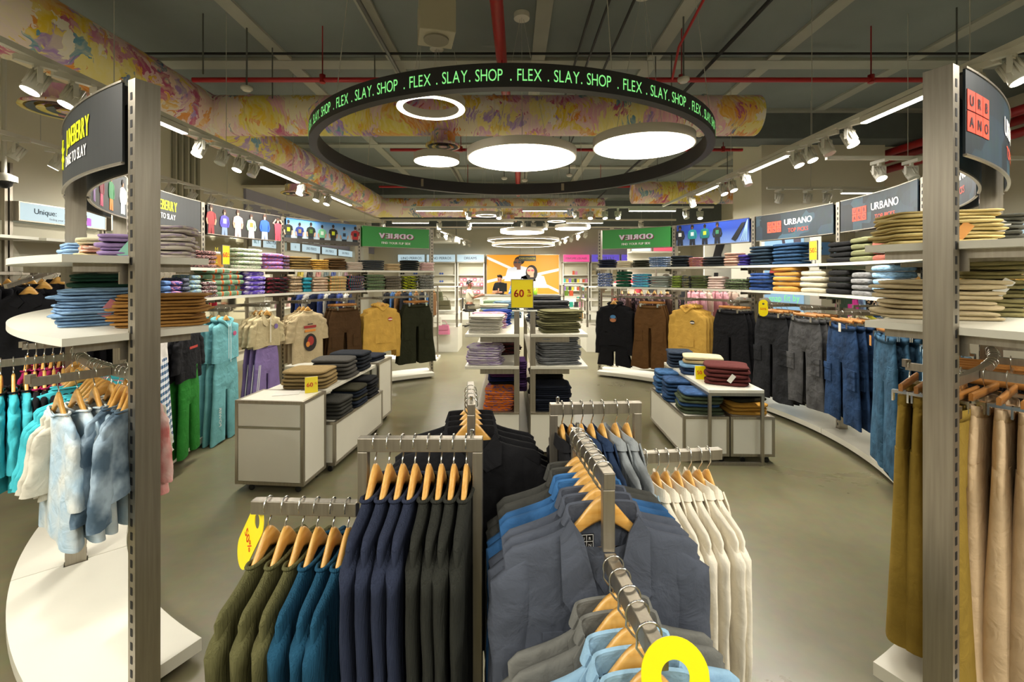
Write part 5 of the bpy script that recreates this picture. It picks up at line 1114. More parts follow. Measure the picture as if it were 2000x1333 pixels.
c1 = thing('drawer_cabinet', 'white steel edged cabinet with drawer, before the tee and trouser outfits', 'cabinet', fc, FR); steel_box('c', c1, -.565, 0, 0, .36, .055, .715, True)
c2 = thing('drawer_cabinet', 'white steel edged cabinet at the far end of the bridging shelf', 'cabinet', fc+Vector((math.sin(-FR)*1.56, 1.56, 0)), FR); steel_box('c', c2, -.50, .0, 0, .42, .055, .72)
c3 = thing('shelf_plinth', 'low white steel edged plinth under the bridging shelf', 'plinth', fc+Vector((.10, .38, 0)), FR); steel_box('c', c3, -.50, .0, 0, 1.12, .06, .435)
c4 = thing('bridging_shelf', 'white shelf board bridging the two drawer cabinets', 'shelf', fc+Vector((0, .365, 0)), FR); MB().box(-.52, .0, 0, 1.19, .675, .705).build('board', WHITE, c4, bevel=.003); MB().box(-.05, -.03, .02, .04, .44, .675).build('leg', STEEL, c4); MB().box(-.05, -.03, 1.14, 1.16, .44, .675).build('leg', STEEL, c4)
cl = lambda x, y, z: fc+Matrix.Rotation(FR, 3, 'Z') @ Vector((x, y, z))
cp = lambda x, y, z, w, d, n, h, mat, desc, where, seed, rot=0, **kw: pile(cl(x, y, z), w, d, h, n, mat, desc, where, FR+rot, seed=seed, layers=1, rough=.8, **kw)
CT, CB = 'on the bridging shelf of the fashion cabinets', 'on the low plinth of the fashion cabinets'
cp(-.25, .56, .706, .40, .34, 5, .031, K('#8f7a52'), 'khaki trouser', CT, 301, .1); cp(-.20, .93, .706, .38, .30, 5, .038, K('#4a4844'), 'dark grey trouser', CT, 302, .1); cp(-.20, 1.28, .706, .38, .32, 5, .038, K('#20242b'), 'navy black trouser', CT, 303); cp(-.22, 1.76, .721, .36, .3, 2, .035, K('#222733'), 'dark navy piece', 'on the far fashion cabinet', 304, -.2)
cp(-.05, .60, .436, .26, .30, 5, .032, K('#3c3c38'), 'charcoal trouser', CB, 305, .0); cp(-.05, .93, .436, .28, .28, 6, .032, [K('#1e2430'), K('#222a38'), K('#3c3a2c')], 'dark navy trouser', CB, 306); cp(-.06, 1.26, .436, .28, .28, 6, .034, K('#1f2023'), 'black trouser', CB, 307)
t = thing('tent_card', 'yellow 60 percent tent card on the fashion cabinet', 'sale sign', cl(-.10, .30, .715), FR+.55, 'tent cards')
def tent(t, num):
    mb = MB(); mb.box(-.05, .05, -.001, .001, 0, .13, Matrix.Translation((0, -.03, 0)) @ Matrix.Rotation(-.2, 4, 'X')); mb.build('front_card', YEL, t)
    MB().box(-.05, .05, -.001, .001, 0, .13, Matrix.Translation((0, .03, 0)) @ Matrix.Rotation(.2, 4, 'X')).build('rear_card', TXTW, t)
    mb = MB(); [mb.add([Vector((x, -.028, .002)), Vector((x, .028, .002)), Vector((x, 0, .12))], [(0, 1, 2)]) for x in (-.0495,)]; mb.build('side_gusset', TXTW, t)
    M = Matrix.Translation((0, -.0325, 0)) @ Matrix.Rotation(-.2, 4, 'X'); f = lambda u, v, d: M @ Vector((u, -d, v))
    lettering('figure', num, .05, f, TXTR, t, .001, bold=.001, at=(-.012, .05)); lettering('percent_sign', '%', .026, f, TXTR, t, .001, at=(.035, .066))
tent(t, '60')
pp = MB().box(-.1, .1, -.07, .07, 0, .002).build('paper_sheet', plain('paper', '#d6d2c8', .7)); pp.location = cl(-.28, .24, .7155); pp.rotation_euler = (0, 0, .3); tag(pp, 'loose white paper sheet on the fashion drawer cabinet', 'paper')
# ---------------------------------------------------------------- table and plinths on the denim side
ft = Vector((1.76, 4.12, 0)); TR = math.radians(-1.5)
tb = thing('display_table', 'white topped steel frame table bridging two white plinths', 'table', ft, TR)
MB().box(0, .49, 0, 1.32, .645, .675).build('table_top', WHITE, tb, bevel=.003)
for y in (.0, 1.29):
    for x in (0, .465): MB().box(x, x+.025, y, y+.025, 0, .645).build('leg', STEEL, tb)
    MB().box(.025, .465, y, y+.025, 0, .025).build('foot_rail', STEEL, tb); MB().box(.025, .465, y, y+.025, .62, .645).build('top_rail', STEEL, tb)
for x in (0, .465): MB().box(x, x+.025, .025, 1.29, .62, .645).build('side_rail', STEEL, tb)
for i, (x0, x1) in enumerate(((-.21, .205), (.215, .61))):
    b = thing('shelf_plinth', ('white steel edged plinth holding the blue jeans', 'white steel edged plinth holding the mustard and black pieces')[i], 'plinth', ft+Vector((0, .0, 0)), TR); steel_box('p', b, x0, x1, .05, 1.15, .06, .42)
tl_ = lambda x, y, z: ft+Matrix.Rotation(TR, 3, 'Z') @ Vector((x, y, z))
tp = lambda x, y, z, w, d, n, h, mat, desc, where, seed, rot=0, rough=1.3, **kw: pile(tl_(x, y, z), w, d, h, n, mat, desc, where, TR+rot, seed=seed, layers=1, rough=rough, **kw)
TT, TP = 'on the denim side table', 'on the denim table plinth'
tp(.28, .30, .676, .38, .34, 5, .036, K('#5a2c2a'), 'wine red trouser', TT, 401, -.35, tagc=plain('white_tag', '#d8d8d0', .5)); tp(.20, .72, .676, .40, .30, 3, .034, [K('#2c3e5c', 'denim'), K('#2c3e5c', 'denim'), K('#6f93b4', 'denim')], 'blue jean under the cream trousers', TT, 402, -.3)
tp(.22, .73, .676+.104, .38, .28, 2, .040, [K('#b59f74'), K('#d0c5a0')], 'cream trouser on the blue jeans', TT, 403, -.35); tp(.10, 1.10, .676, .26, .30, 5, .036, K('#2f3a4a', 'denim'), 'slate jean', TT, 404, -.2)
tp(.0, .25, .421, .38, .34, 6, .034, [K('#4a5440', 'denim'), K('#46523e', 'denim'), K('#33507a', 'denim')], 'green washed jean topped with blue', TP, 405, -.15); tp(-.05, .62, .421, .34, .30, 6, .036, K('#2f4a70', 'denim'), 'indigo jean', TP, 406, -.15); tp(-.06, .96, .421, .30, .28, 6, .040, K('#3f6490', 'denim'), 'sky washed jean', TP, 407, -.15)
tp(.40, .25, .421, .36, .34, 3, .035, K('#b98a3a'), 'mustard trouser', 'on the second plinth of the denim table', 408); tp(.42, .30, .421+.106, .34, .34, 2, .042, [K('#2c2c20'), K('#1d1c1b')], 'black and olive trouser', 'over the mustard trousers', 409, .2); tp(.40, .62, .421, .36, .28, 4, .04, K('#26231f'), 'dark brown trouser', 'on the second plinth of the denim table', 410)
t = thing('tent_card', 'yellow 50 percent tent card before the wine red trousers', 'sale sign', tl_(.09, .44, .6755), -.12, 'tent cards'); tent(t, '50')
deg, p = hit('R', 1491, SIDE['R']['R']-.42); long_tag('sale_hang_tag', (p.x, p.y, 1.41), -.4, .1, .10, .20, 'yellow 50 percent sale tag above the faded black jeans', hole=.25)
# ---------------------------------------------------------------- side wall behind the fashion bays
def wy(px): return 5.4*F/(CX-px)          # depth on the side wall of a pixel column
def lightbox(name_label, o, ux, w, h, words, mat=BOXM, tcol=TXTD, size=None, sub=None, extra=None, mirror=''):
    """a lit sign box; o = lower corner seen first from the left, ux = direction along the wall"""
    ux = Vector(ux).normalized(); o = Vector(o); n = Vector((ux.y, -ux.x, 0)); t = thing('lightbox_sign', name_label, 'lightbox', o)
    f = flat_fn((0, 0, 0), ux, (0, 0, 1), n)
    q = lambda a, b, c, d, d0, d1: [f(u, v, dd) for dd in (d0, d1) for v in (c, d) for u in (a, b)]
    FS = [(0, 2, 3, 1), (4, 5, 7, 6), (0, 1, 5, 4), (2, 6, 7, 3), (0, 4, 6, 2), (1, 3, 7, 5)]
    mb = MB(); e = .012
    for a in ((0, w, 0, e), (0, w, h-e, h), (0, e, e, h-e), (w-e, w, e, h-e)): mb.add(q(*a, 0, .085), FS)
    mb.build('box_frame', STEEL, t); MB().add(q(e, w-e, e, h-e, 0, .08), FS).build('lit_face', mat, t)
    fn = lambda u, v, d: f(u, v, .081+d); sz = size or h*.45
    lettering('lettering', words, sz, fn, tcol, t, .002, mirror, bold=sz*.008, at=(w*(.27 if sub and 'Unique' in words else .5), h*(.36 if not sub else .45)))
    if sub: lettering('small_lettering', sub, h*.16, fn, tcol, t, .002, at=(w*.46, h*.2))
    if extra: extra(t, fn, w, h)
    return t
def bag_print(t, fn, w, h): MB().prism([(w*.72, .03), (w*.80, .03), (w*.80, h*.55), (w*.78, h*.6), (w*.74, h*.6), (w*.72, h*.5)], fn, t=.003).build('bag_print', P_('#a452c8'), t)
zb0, zb1 = 2.285, 2.495
for a, b, wds, sub, lab, sz, ex in ((12, 190, 'Unique:', 'finding your difference', 'pale lightbox sign with dark Unique lettering', .085, bag_print), (197, 330, 'MADE', None, 'pale lightbox sign beside the Unique one, with black serif capitals', .12, None), (479, 499, 'BLY', None, 'pale lightbox sign with teal BLY letters', .12, None),
    (501, 544, 'LINO PERROS', 'BAGS', 'wide pale lightbox sign with LINO PERROS letters beside the BLY sign', .1, None), (556, 577, 'O', None, 'narrow pale lightbox sign with a small round emblem', .08, None), (579, 617, 'LINO PERROS', None, 'pale lightbox sign with LINO PERROS letters, second along the wall', .1, None), (619, 650, 'LINO PERROS', None, 'pale lightbox sign with LINO PERROS letters, third along the wall', .1, None), (652, 681, 'LINO PERROS', None, 'pale lightbox sign with LINO PERROS letters, fourth along the wall', .1, None)):
    lightbox(lab, (XL+.05, wy(a), zb0), (0, 1, 0), wy(b)-wy(a)-.02, zb1-zb0, wds, size=sz, sub=sub, extra=ex, tcol=plain('teal_print', '#2f8a84', .5) if wds == 'BLY' else TXTD)
def wall_unit(y0, y1, label, shelves=(1.95,), rail=None, depth=.42, back='#bdb8a4'):
    t = thing('wall_display', label, 'wall display', (XL, y0, 0), 0, 'wall displays behind the fashion bays'); L = y1-y0
    MB().box(.0, .03, 0.02, L-.02, .15, 2.28).build('back_panel', plain('pale_panel', back, .7), t)
    for y in (.0, L-.03):
        MB().box(.0, .06, y, y+.03, 0, 2.9 if y0 < 7 else 2.5).build('upright', STEEL, t)
    for z in shelves: MB().box(.03, depth, .03, L-.03, z-.03, z).build('shelf', WHITE, t)
    if rail:
        MB().bar((depth*.75, .03, rail), (depth*.75, L-.03, rail), .025, .03).build('hang_rail', STEEL, t)
        for y in (.04, L-.05): MB().box(.03, depth*.75, y, y+.012, rail-.02, rail+.02).build('rail_bracket', STEEL, t)
    MB().box(.0, depth+.05, .0, L, 0, .12).build('plinth', WHITE, t)
    return t
wall_unit(3.0, 4.88, 'white wall display under the dome security camera', (2.1,), 1.72)
wall_unit(4.9, 6.03, 'white wall display under the Unique lightbox', (2.1,), 1.72); wall_unit(6.05, 7.9, 'white wall display under the black serif lightbox', (2.1,), 1.72)
BD = K('#17171a'); FL = K('#2a1f24', 'print', '#b98a9a', '#3a2228', 20); NV2 = K('#1c2236')
for k in range(30):
    y = 4.3+.115*k; m, nm = (BD, 'black dress') if k < 5 or 9 < k < 14 else (FL, 'pink and black floral dress') if k < 10 else (NV2, 'navy black top') if k < 22 else (K('#8a2030') if k % 2 else K('#a8853a'), 'maroon or gold top')
    hh = f'{nm} on the wall rail, hanger number {k+1} from the entrance'
    hanger((XL+.315, y, 1.735), PI+(rnd.random()-.5)*.2, f'{ORD[k % 20]} {"gold" if k < 20 else "further gold"} hanger on the rail of the side wall', 'hangers on the side wall rail')
    top((XL+.315, y, 1.735), PI+(rnd.random()-.5)*.2, f'{nm}, {ORD[k % 20]} along the side wall rail{"" if k < 20 else " beyond the column of gold hangers"}', m, f'{nm}s on the side wall rail', 'dress' if 'dress' in nm else 'blouse', w=.19, L=.85 if 'dress' in nm else .6, t=.03, neck=.09, sleeves=k % 3 == 0, sl=.3, col=False, seed=110+k % 3, cat='dress' if 'dress' in nm else 'top')
# black shirts on a sloping arm by the entrance bay (in front of the wall)
sr = thing('waterfall_rack', 'slim steel stand with sloping arm of black shirts beyond the shelf edge', 'rack', (-3.55, 3.35, 0), 0)
MB().bar((0, .55, 0), (0, .55, 1.86), .035, .035).build('post', STEEL, sr); MB().bar((0, .55, 1.84), (.0, -.12, 1.62), .025, .03).build('sloping_arm', STEEL, sr); MB().box(-.2, .2, .3, .8, 0, .03).build('base_plate', STEEL, sr)
for k in range(5):
    u = .12+.16*k; p = (-3.55, 3.35+.55-.67*u, 1.84-.22*u+.016); hanger(p, .25, f'gold wooden hanger on the sloping arm, {ORD[4-k]} from its low end', 'hangers on the sloping arm', bar=True)
    top(p, .25, f'big black shirt on the sloping arm, {ORD[4-k]} from its low end', BD, 'black shirts on the sloping arm', w=.25, L=.85, t=.03, sl=.6, r0=.08, r1=.06, seed=120, st=.4, col=True)
p = MB().box(-.03, .03, -.002, .002, -.08, 0).build('price_ticket', plain('ivory_ticket', '#c9c2ae', .6)); p.location = (-3.53, 3.13, 1.42); p.rotation_euler = (0, 0, .25); tag(p, 'ivory price ticket in the neck of the lowest black shirt', 'ticket')
# mirror panel with yellow letters, then bag shelves
mt = thing('mirror_panel', 'tall mirror panel with yellow letters on the wall beside the BLY sign', 'mirror', (XL, wy(392), 0))
MB().box(.03, .05, .04, wy(476)-wy(392)-.04, .2, 2.85).build('mirror_glass', plain('mirror_glass', '#c9c6b6', .04, 1.0), mt); MB().box(0, .03, 0, wy(476)-wy(392), .15, 2.9).build('mirror_frame', STEEL, mt)
for i, ch in enumerate('MAXIM'): lettering('letter', ch, .13, flat_fn((.052, 0, 0), (0, 1, 0), (0, 0, 1), (1, 0, 0)), plain('olive_letter', '#b8ae1c', .5), mt, .001, at=(.35, 2.12-.22*i))
for i, (a, b) in enumerate(((479, 545), (546, 617), (619, 684))):
    w_ = wall_unit(wy(a), wy(b), ('white bag display under the BLY sign', 'white bag display in the middle of the side wall', 'white bag display next to the white column')[i], (1.62, 1.32, .98, .6), None, .36, '#cfcab6')
BC = ['#e8e2d2', '#c98f86', '#d8b0a8', '#cfd0d8', '#7a8a8c', '#b8406a', '#e6d7b8', '#5a6cb0', '#4fa04a', '#c2b04a', '#d8d4c8', '#a87a58', '#30302f', '#c7a0b0']
def handbag(p, rot, c, label, grp, s=1.0):
    t = thing('handbag', label, 'handbag', p, rot, grp); t.scale = (s, s, s)
    def bd():
        rings = []
        for v in range(6):
            u = v/5; a, b = .13*(1-.18*u**2), .05*(1-.6*u**1.5)
            rings.append([Vector((x, y, .19*u)) for x, y in (se(a, b, 2*PI*j/20, .45) for j in range(20))])
        return MB().loft(rings)
    inst('bag_body', shared('bag_body', bd), plain('leather_'+c[1:], c, .45), t)
    inst('handle', shared('bag_handle', lambda: MB().tube([(.07*math.cos(a), 0, .18+.09*math.sin(a)) for a in [PI*k/10 for k in range(11)]], .006, 6)), plain('leather_'+c[1:], c, .45), t)
    inst('flap', shared('bag_flap', lambda: MB().box(-.10, .10, -.053, -.046, .09, .18), False), plain('leather_'+c[1:], c, .45), t)
for j, z in enumerate((1.62, 1.32, .98)):
    for k in range(12):
        y = 9.7+.52*k+.15*(j % 2); c = BC[(k*3+j*5) % len(BC)]
        cname = {'#e8e2d2': 'ivory', '#c98f86': 'dusty rose', '#d8b0a8': 'blush', '#cfd0d8': 'pale grey', '#7a8a8c': 'slate', '#b8406a': 'magenta', '#e6d7b8': 'cream', '#5a6cb0': 'violet blue', '#4fa04a': 'green', '#c2b04a': 'mustard', '#d8d4c8': 'off white', '#a87a58': 'tan', '#30302f': 'black', '#c7a0b0': 'mauve'}[c]
        handbag((XL+.22, y, z), PI/2+.1, c, f'{cname} handbag, {ORD[k]} along the {("top", "middle", "low")[j]} bag shelf of the side wall', 'handbags on the side wall')
# ---------------------------------------------------------------- back wall
Yb = YB-.02
zt, zl = 2.495, 2.2
bx = lambda px: (px-CX)*(YB-.4)/F
def back_unit(x0, x1, label, shelves):
    t = thing('wall_shelving', label, 'wall shelving', (x0, YB, 0), 0, 'white shelving on the back wall'); w = x1-x0
    MB().box(0, w, -.04, -.0, 0, 2.2).build('back_panel', plain('ivory_panel', '#d5d0bc', .7), t)  # one even pale colour over the whole panel
    for x in (0, w-.04): MB().box(x, x+.04, -.36, -.04, 0, 2.2).build('upright', WHITE, t)
    for z in shelves: MB().box(.04, w-.04, -.36, -.04, z-.03, z).build('shelf', WHITE, t)
    MB().box(0, w, -.44, -.0, 2.17, 2.2).build('top_board', WHITE, t)
    MB().box(0, w, -.42, -.36, 0, .5).build('plinth_front', WHITE, t)
SHV = (1.72, 1.42, 1.12, .82, .5)
segs = ((778, 832, 'LINO PERROS', BOXM, TXTD, 'pale back wall lightbox with LINO PERROS letters, beside the violet wall'), (834, 891, 'LINO PERROS', BOXM, TXTD, 'pale back wall lightbox with LINO PERROS letters, second one'), (893, 947, 'DREAMS', BOXM, P_('#6f5a8a'), 'pale back wall lightbox with DREAMS letters beside the orange poster'),
    (1099, 1152, 'PERFUME LOUNGE', glow('pink_lightbox', '#d84a86', 1.0), TXTW, 'pink lightbox with PERFUME LOUNGE lettering'), (1154, 1210, 'WHITE LILY', glow('violet_lightbox', '#5a48b0', 1.0), TXTW, 'violet lightbox with WHITE LILY lettering, beside the pink one'), (1212, 1268, 'WHITE LILY', glow('violet_lightbox', '#5a48b0', 1.0), TXTW, 'violet lightbox with WHITE LILY lettering, partly behind the checked pile'))
for a, b, wds, m, tc, lab in segs:
    lightbox(lab, (bx(a), YB-.42, zl), (1, 0, 0), bx(b)-bx(a)-.02, zt-zl, wds, m, tc, size=.13 if wds != 'PERFUME LOUNGE' else .1)
    back_unit(bx(a), bx(b)-.02, f'white shelving under the {lab.split(",")[0]}' if 'second' not in lab and 'partly' not in lab and 'beside the pink' not in lab else f'white back wall shelving under the {"second pale" if "second" in lab else "last violet" if "partly" in lab else "first violet"} lightbox', SHV)
pk = [('#d98a9a', 'pink'), ('#c85a74', 'rose red'), ('#e0b0b4', 'pale pink')]
for j, z in enumerate((1.46, 1.28, 1.0)):
    for k in range(7):
        c, nm = pk[(k+j) % 3]; x = bx(897)+.13*k+.08; t = thing('blister_pack', f'{nm} accessory pack, {ORD[k]} in the {("upper", "middle", "low")[j]} row under DREAMS', 'pack', (x, YB-.38, z), 0, 'accessory packs under the DREAMS sign')
        MB().box(-.055, .055, -.004, .004, 0, .14).build('card', P_(c), t); MB().lathe([(.03, 0), (.034, .02), (.02, .03)], 12, M=Matrix.Translation((0, -.004, .06)) @ Matrix.Rotation(PI/2, 4, 'X')).build('blister', P_('#f0e0e0'), t)
for j, z in enumerate((1.72, 1.42)):
    for k in range(4): 
        x = bx(784)+.5*k; t = thing('sunglasses', f'{("dark", "blue")[k % 2]} sunglasses, {ORD[k]} on the {("upper", "lower")[j]} back wall shelf', 'sunglasses', (x, YB-.22, z), 0, 'sunglasses on the back wall'); m = P_('#1c1c20' if k % 2 == 0 else '#3f5fb0')
        for s in (-1, 1): MB().lathe([(.035, 0), (.038, .008), (.03, .012)], 14, M=Matrix.Translation((s*.042, 0, .045)) @ Matrix.Rotation(PI/2, 4, 'X')).build('lens', m, t)
        MB().tube([(-.08, .12, .05), (-.08, 0, .055), (.08, 0, .055), (.08, .12, .05)], .004, 6).build('glasses_frame', m, t)
PB = ['#c8512c', '#c87a9c', '#2fa08c', '#d89a2c', '#7a5ab8', '#6a8a2c', '#2c2c30', '#d8c42c', '#e0dccf']
PBN = ['orange red', 'pink', 'teal', 'amber', 'violet', 'leaf green', 'black', 'yellow', 'white']
for j, z in enumerate((1.72, 1.42, 1.12, .82)):
    for k in range(9 if j else 2):
        i = (k+2*j) % 9; x = bx(1103)+.105*k+(0 if j else .35); o = tag(MB().box(-.04, .04, -.03, .03, 0, .15-.02*(k % 2)).build('perfume_box', P_(PB[i]), bevel=.003), f'{PBN[i]} perfume box, {ORD[k]} on the {("top", "second", "third", "fourth")[j]} shelf under PERFUME LOUNGE', 'perfume box', 'perfume boxes'); o.location = (x, YB-.30, z)
for k in range(8): handbag((bx(1160)+.27*k, YB-.22, 1.72), .1, ('#c2b48e', '#1f1f20', '#ded8c4')[k % 3], f'{("straw coloured", "black", "cream")[k % 3]} handbag, {ORD[k]} on the shelf under WHITE LILY', 'handbags under WHITE LILY', .9)
# orange poster
po = thing('poster_wall', 'big glowing orange poster with two people and white tapes behind the counter', 'poster', (bx(949), YB-.12, .95)); pw_, ph_ = bx(1094)-bx(949), 1.56
MB().box(0, pw_, 0, .1, 0, ph_).build('poster_frame', STEEL, po); MB().box(.02, pw_-.02, -.01, .0, .02, ph_-.02).build('poster_print', glow('orange_print', '#e8961c', .85), po)
f = lambda u, v, d: Vector((u*pw_, -.011-d, v*ph_))
def band(a, b, w): 
    (x0, y0), (x1, y1) = a, b; return [(x0, y0-w), (x1, y1-w), (x1, y1+w), (x0, y0+w)]
mb = MB(); 
for a, b in (((.01, .92), (.40, .60)), ((.01, .32), (.34, .46)), ((.62, .47), (.99, .62)), ((.60, .42), (.99, .08))): mb.prism(band(a, b, .035), f, t=.002)
mb.build('tape_print', glow('tape_print_white', '#e8e4d8', .8), po)
def portrait(cx, cy, s, hairlong, shirt, glas):
    mb = MB(); ell = lambda x, y, a, b, t: mb.prism([(cx+(x+a*math.cos(k*PI/10))*s, cy+(y+b*math.sin(k*PI/10))*s*1.4) for k in range(20)], f, t=t)
    mb.cur = 0; mb.prism([(cx-.13*s*2, cy-.62*s), (cx-.10*s*2, cy-.22*s), (cx, cy-.10*s), (cx+.12*s*2, cy-.2*s), (cx+.16*s*2, cy-.62*s)], f, t=.004)
    mb.cur = 1; ell(.02, .045, .092, .10, .005) if not hairlong else ell(.0, -.06, .115, .20, .005)
    mb.cur = 2; ell(-.02, -.02, .074, .105, .006); mb.prism([(cx-.03*s, cy-.24*s), (cx+.04*s, cy-.24*s), (cx+.04*s, cy-.1*s), (cx-.03*s, cy-.1*s)], f, t=.0055)
    mb.cur = 3; ell(-.055, .0, .030, .022, .008); ell(.018, .0, .030, .022, .008)
    mb.build('portrait_print', [P_(shirt), HAIR, SKIND if not hairlong else plain('pale_skin_print', '#d3a184', .6), P_(glas)], po)
portrait(.44, .80, .75, False, '#c9cdd8', '#2c3a44'); portrait(.62, .60, .70, True, '#d8d0c4', '#c04a5a')
MB().prism([(.30, .02), (.34, .28), (.50, .40), (.52, .02)], f, t=.007).build('shirt_print', K('#3a6ab8', 'print', '#e4e8ee', '#6a96d0', 12), po)
cs = thing('hanging_sign', 'small dark CASH COUNTER sign hanging before the orange poster', 'sign', W(1030, 505, 16.5)); MB().box(-.31, .31, -.012, .012, -.10, .10).build('sign_board', plain('dark_sign', '#3a372c', .5), cs)
lettering('lettering', 'CASH COUNTER', .085, lambda u, v, d: Vector((u, -.013-d, v)), plain('olive_print', '#b5a83c', .5), cs, .002, sx=.9, at=(0, -.03))
for s in (-.26, .26): MB().tube([(s, 0, .1), (s, 0, ZC-cs.location.z)], .004, 5).build('suspension_wire', CABLE, cs)
# ceiling projector cassette near the back
ac = thing('ceiling_unit', 'white cassette unit hanging under the far beam on the fashion side', 'air conditioner', W(870, 470, 15.2)); MB().box(-.42, .42, -.3, .3, -.08, .1).build('housing', WHITEM, ac, bevel=.01); MB().box(-.36, .36, -.305, -.29, -.05, .03).build('grille', plain('pale_grille', '#bdb9a8', .6), ac)
for s in (-.35, .35): MB().tube([(s, 0, .1), (s, 0, ZC-ac.location.z-.0)], .01, 6).build('hanging_rod', GALV, ac)
# counter and people behind it
ct = thing('cash_counter', 'white cash counter before the orange poster', 'counter', (-.5, 15.4, 0)); MB().box(-.55, 2.6, -.3, .3, 0, 1.02).build('counter_body', WHITE, ct); MB().box(-.6, 2.65, -.35, .35, 1.02, 1.06).build('counter_top', plain('grey_top', '#8f8f86', .4), ct)
mo = thing('monitor', 'black monitor on the cash counter beside the person in black', 'monitor', (-.30, 15.3, 1.06), -.9); MB().box(-.2, .2, -.015, .015, .1, .38).build('screen', BLACK, mo, bevel=.004); MB().box(-.02, .02, -.01, .03, .0, .2).build('stand', BLACK, mo); MB().box(-.09, .09, -.07, .07, 0, .012).build('base', BLACK, mo)
gb = MB().lathe([(.0, 0), (.11, 0), (.13, .22), (.12, .22), (.11, .03), (0, .03)], 24).build('green_bin', plain('lime_plastic', '#8cc02c', .3), None, True); gb.location = (.72, 15.2, 1.06); tag(gb, 'lime green tub on the cash counter behind the sale sign', 'tub')
def person(name_label, loc, rz, J, R_, shirt, legs_m, skin, short=True):
    """J: joints, R_: radii; one continuous skinned body, clothes and hair as children"""
    root = thing('person', name_label, 'person', loc, rz)
    def skinned(nm, pts, mat, sub=2):
        me = bpy.data.meshes.new(nm); idx = {}; vs = []; es = []; rr = []
        for k, (a, b) in enumerate(pts):
            for j in (a, b):
                if j not in idx: idx[j] = len(vs); vs.append(J[j]); rr.append(R_.get((nm, j), R_[j]))
            es.append((idx[a], idx[b]))
        me.from_pydata(vs, es, []); o = bpy.data.objects.new(nm, me); COL.objects.link(o); o.parent = root; me.materials.append(mat)
        m = o.modifiers.new('skin', 'SKIN'); m.use_smooth_shade = True
        sk = me.skin_vertices[0].data if me.skin_vertices else None
        if sk is None:
            import bmesh
            bm = bmesh.new(); bm.from_mesh(me); bm.verts.layers.skin.verify(); bm.to_mesh(me); bm.free(); sk = me.skin_vertices[0].data
        for i, r in enumerate(rr): sk[i].radius = (r, r) if not isinstance(r, tuple) else r
        sk[0].use_root = True
        o.modifiers.new('sub', 'SUBSURF').levels = sub; o.modifiers['sub'].render_levels = sub
        return o
    bones = [('pelvis', 'chest'), ('chest', 'neck'), ('neck', 'chin'), ('chin', 'skull')]
    for s in 'lr': bones += [('chest', 'sh'+s), ('sh'+s, 'el'+s), ('el'+s, 'wr'+s), ('wr'+s, 'pa'+s), ('pelvis', 'hp'+s), ('hp'+s, 'kn'+s), ('kn'+s, 'an'+s), ('an'+s, 'to'+s)]
    for s in 'lr':
        pa, wr = Vector(J['pa'+s]), Vector(J['wr'+s]); d = (pa-wr).normalized(); side = d.cross(Vector((0, 0, 1))).normalized()
        for q in range(4):
            k = f'f{q}{s}'; J[k] = tuple(pa+d*(.055+.012*(1-abs(q-1.4)/2))+side*(.026*(q-1.5)/1.5)+Vector((0, 0, -.012))); R_[k] = .008; bones.append(('pa'+s, k))
        J['th'+s] = tuple(wr+d*.05+side*-.045); R_['th'+s] = .009; bones.append(('wr'+s, 'th'+s))
    skinned('body', bones, skin)
    cl = [('pelvis', 'chest'), ('chest', 'neck')]+[e for s in 'lr' for e in (('chest', 'sh'+s), ('sh'+s, 'el'+s))]
    RB = dict(R_)
    for j, g in (('pelvis', .15), ('chest', .155), ('neck', .066), ('shl', .078), ('shr', .078), ('ell', .060), ('elr', .060)): R_[('shirt', j)] = g
    skinned('shirt', cl, shirt, 1)
    for j, g in (('pelvis', .155), ('hpl', .105), ('hpr', .105), ('knl', .078), ('knr', .078), ('anl', .062), ('anr', .062)): R_[('trousers', j)] = g
    skinned('trousers', [('pelvis', 'hpl'), ('hpl', 'knl'), ('knl', 'anl'), ('pelvis', 'hpr'), ('hpr', 'knr'), ('knr', 'anr')], legs_m, 1)
    hd = Vector(J['skull']); ch = Vector(J['chin']); c = (hd+ch)/2; M = Matrix.Translation(c)
    h = MB(); rings = []
    for i in range(9):
        u = i/8; a = -.1+1.67*u; r = math.cos(a)*.098; z = .035+math.sin(a)*.10
        rings.append([Vector((c.x+r*.92*math.cos(t), c.y+.012+r*1.05*math.sin(t)+(-.0 if True else 0), c.z+z+(.055 if math.sin(t) < -.3 and i < 3 else -.03*(math.sin(t) > .2)*(i < 2)))) for t in (2*PI*k/20 for k in range(20))])
    h.loft(rings); h.build('hair', HAIR, root, True)
    fc_ = MB()
    for s in (-1, 1): fc_.lathe([(.001, -.004), (.010, 0), (.001, .006)], 10, M=M @ Matrix.Translation((s*.032, -.092, .012)) @ Matrix.Rotation(PI/2, 4, 'X'))
    fc_.build('eye', plain('eye_dark', '#1a1412', .3), root)
    MB().loft([[c+Vector((x, y, z)) for x, y in ((-w_, -.085), (w_, -.085), (w_*.5, -.085-d), (-w_*.5, -.085-d))] for w_, d, z in ((.008, .006, .015), (.016, .026, -.018), (.010, .006, -.026))]).build('nose', skin, root, True)
    MB().box(c.x-.022, c.x+.022, c.y-.094, c.y-.084, c.z-.052, c.z-.044).build('mouth', plain('lip', '#7a3f38', .5), root)
    for s in (-1, 1): MB().lathe([(.004, -.008), (.022, -.004), (.02, .006), (.004, .008)], 12, M=M @ Matrix.Translation((s*.088, .01, 0)) @ Matrix.Rotation(PI/2, 4, 'Y')).build('ear', skin, root, True)
    return root
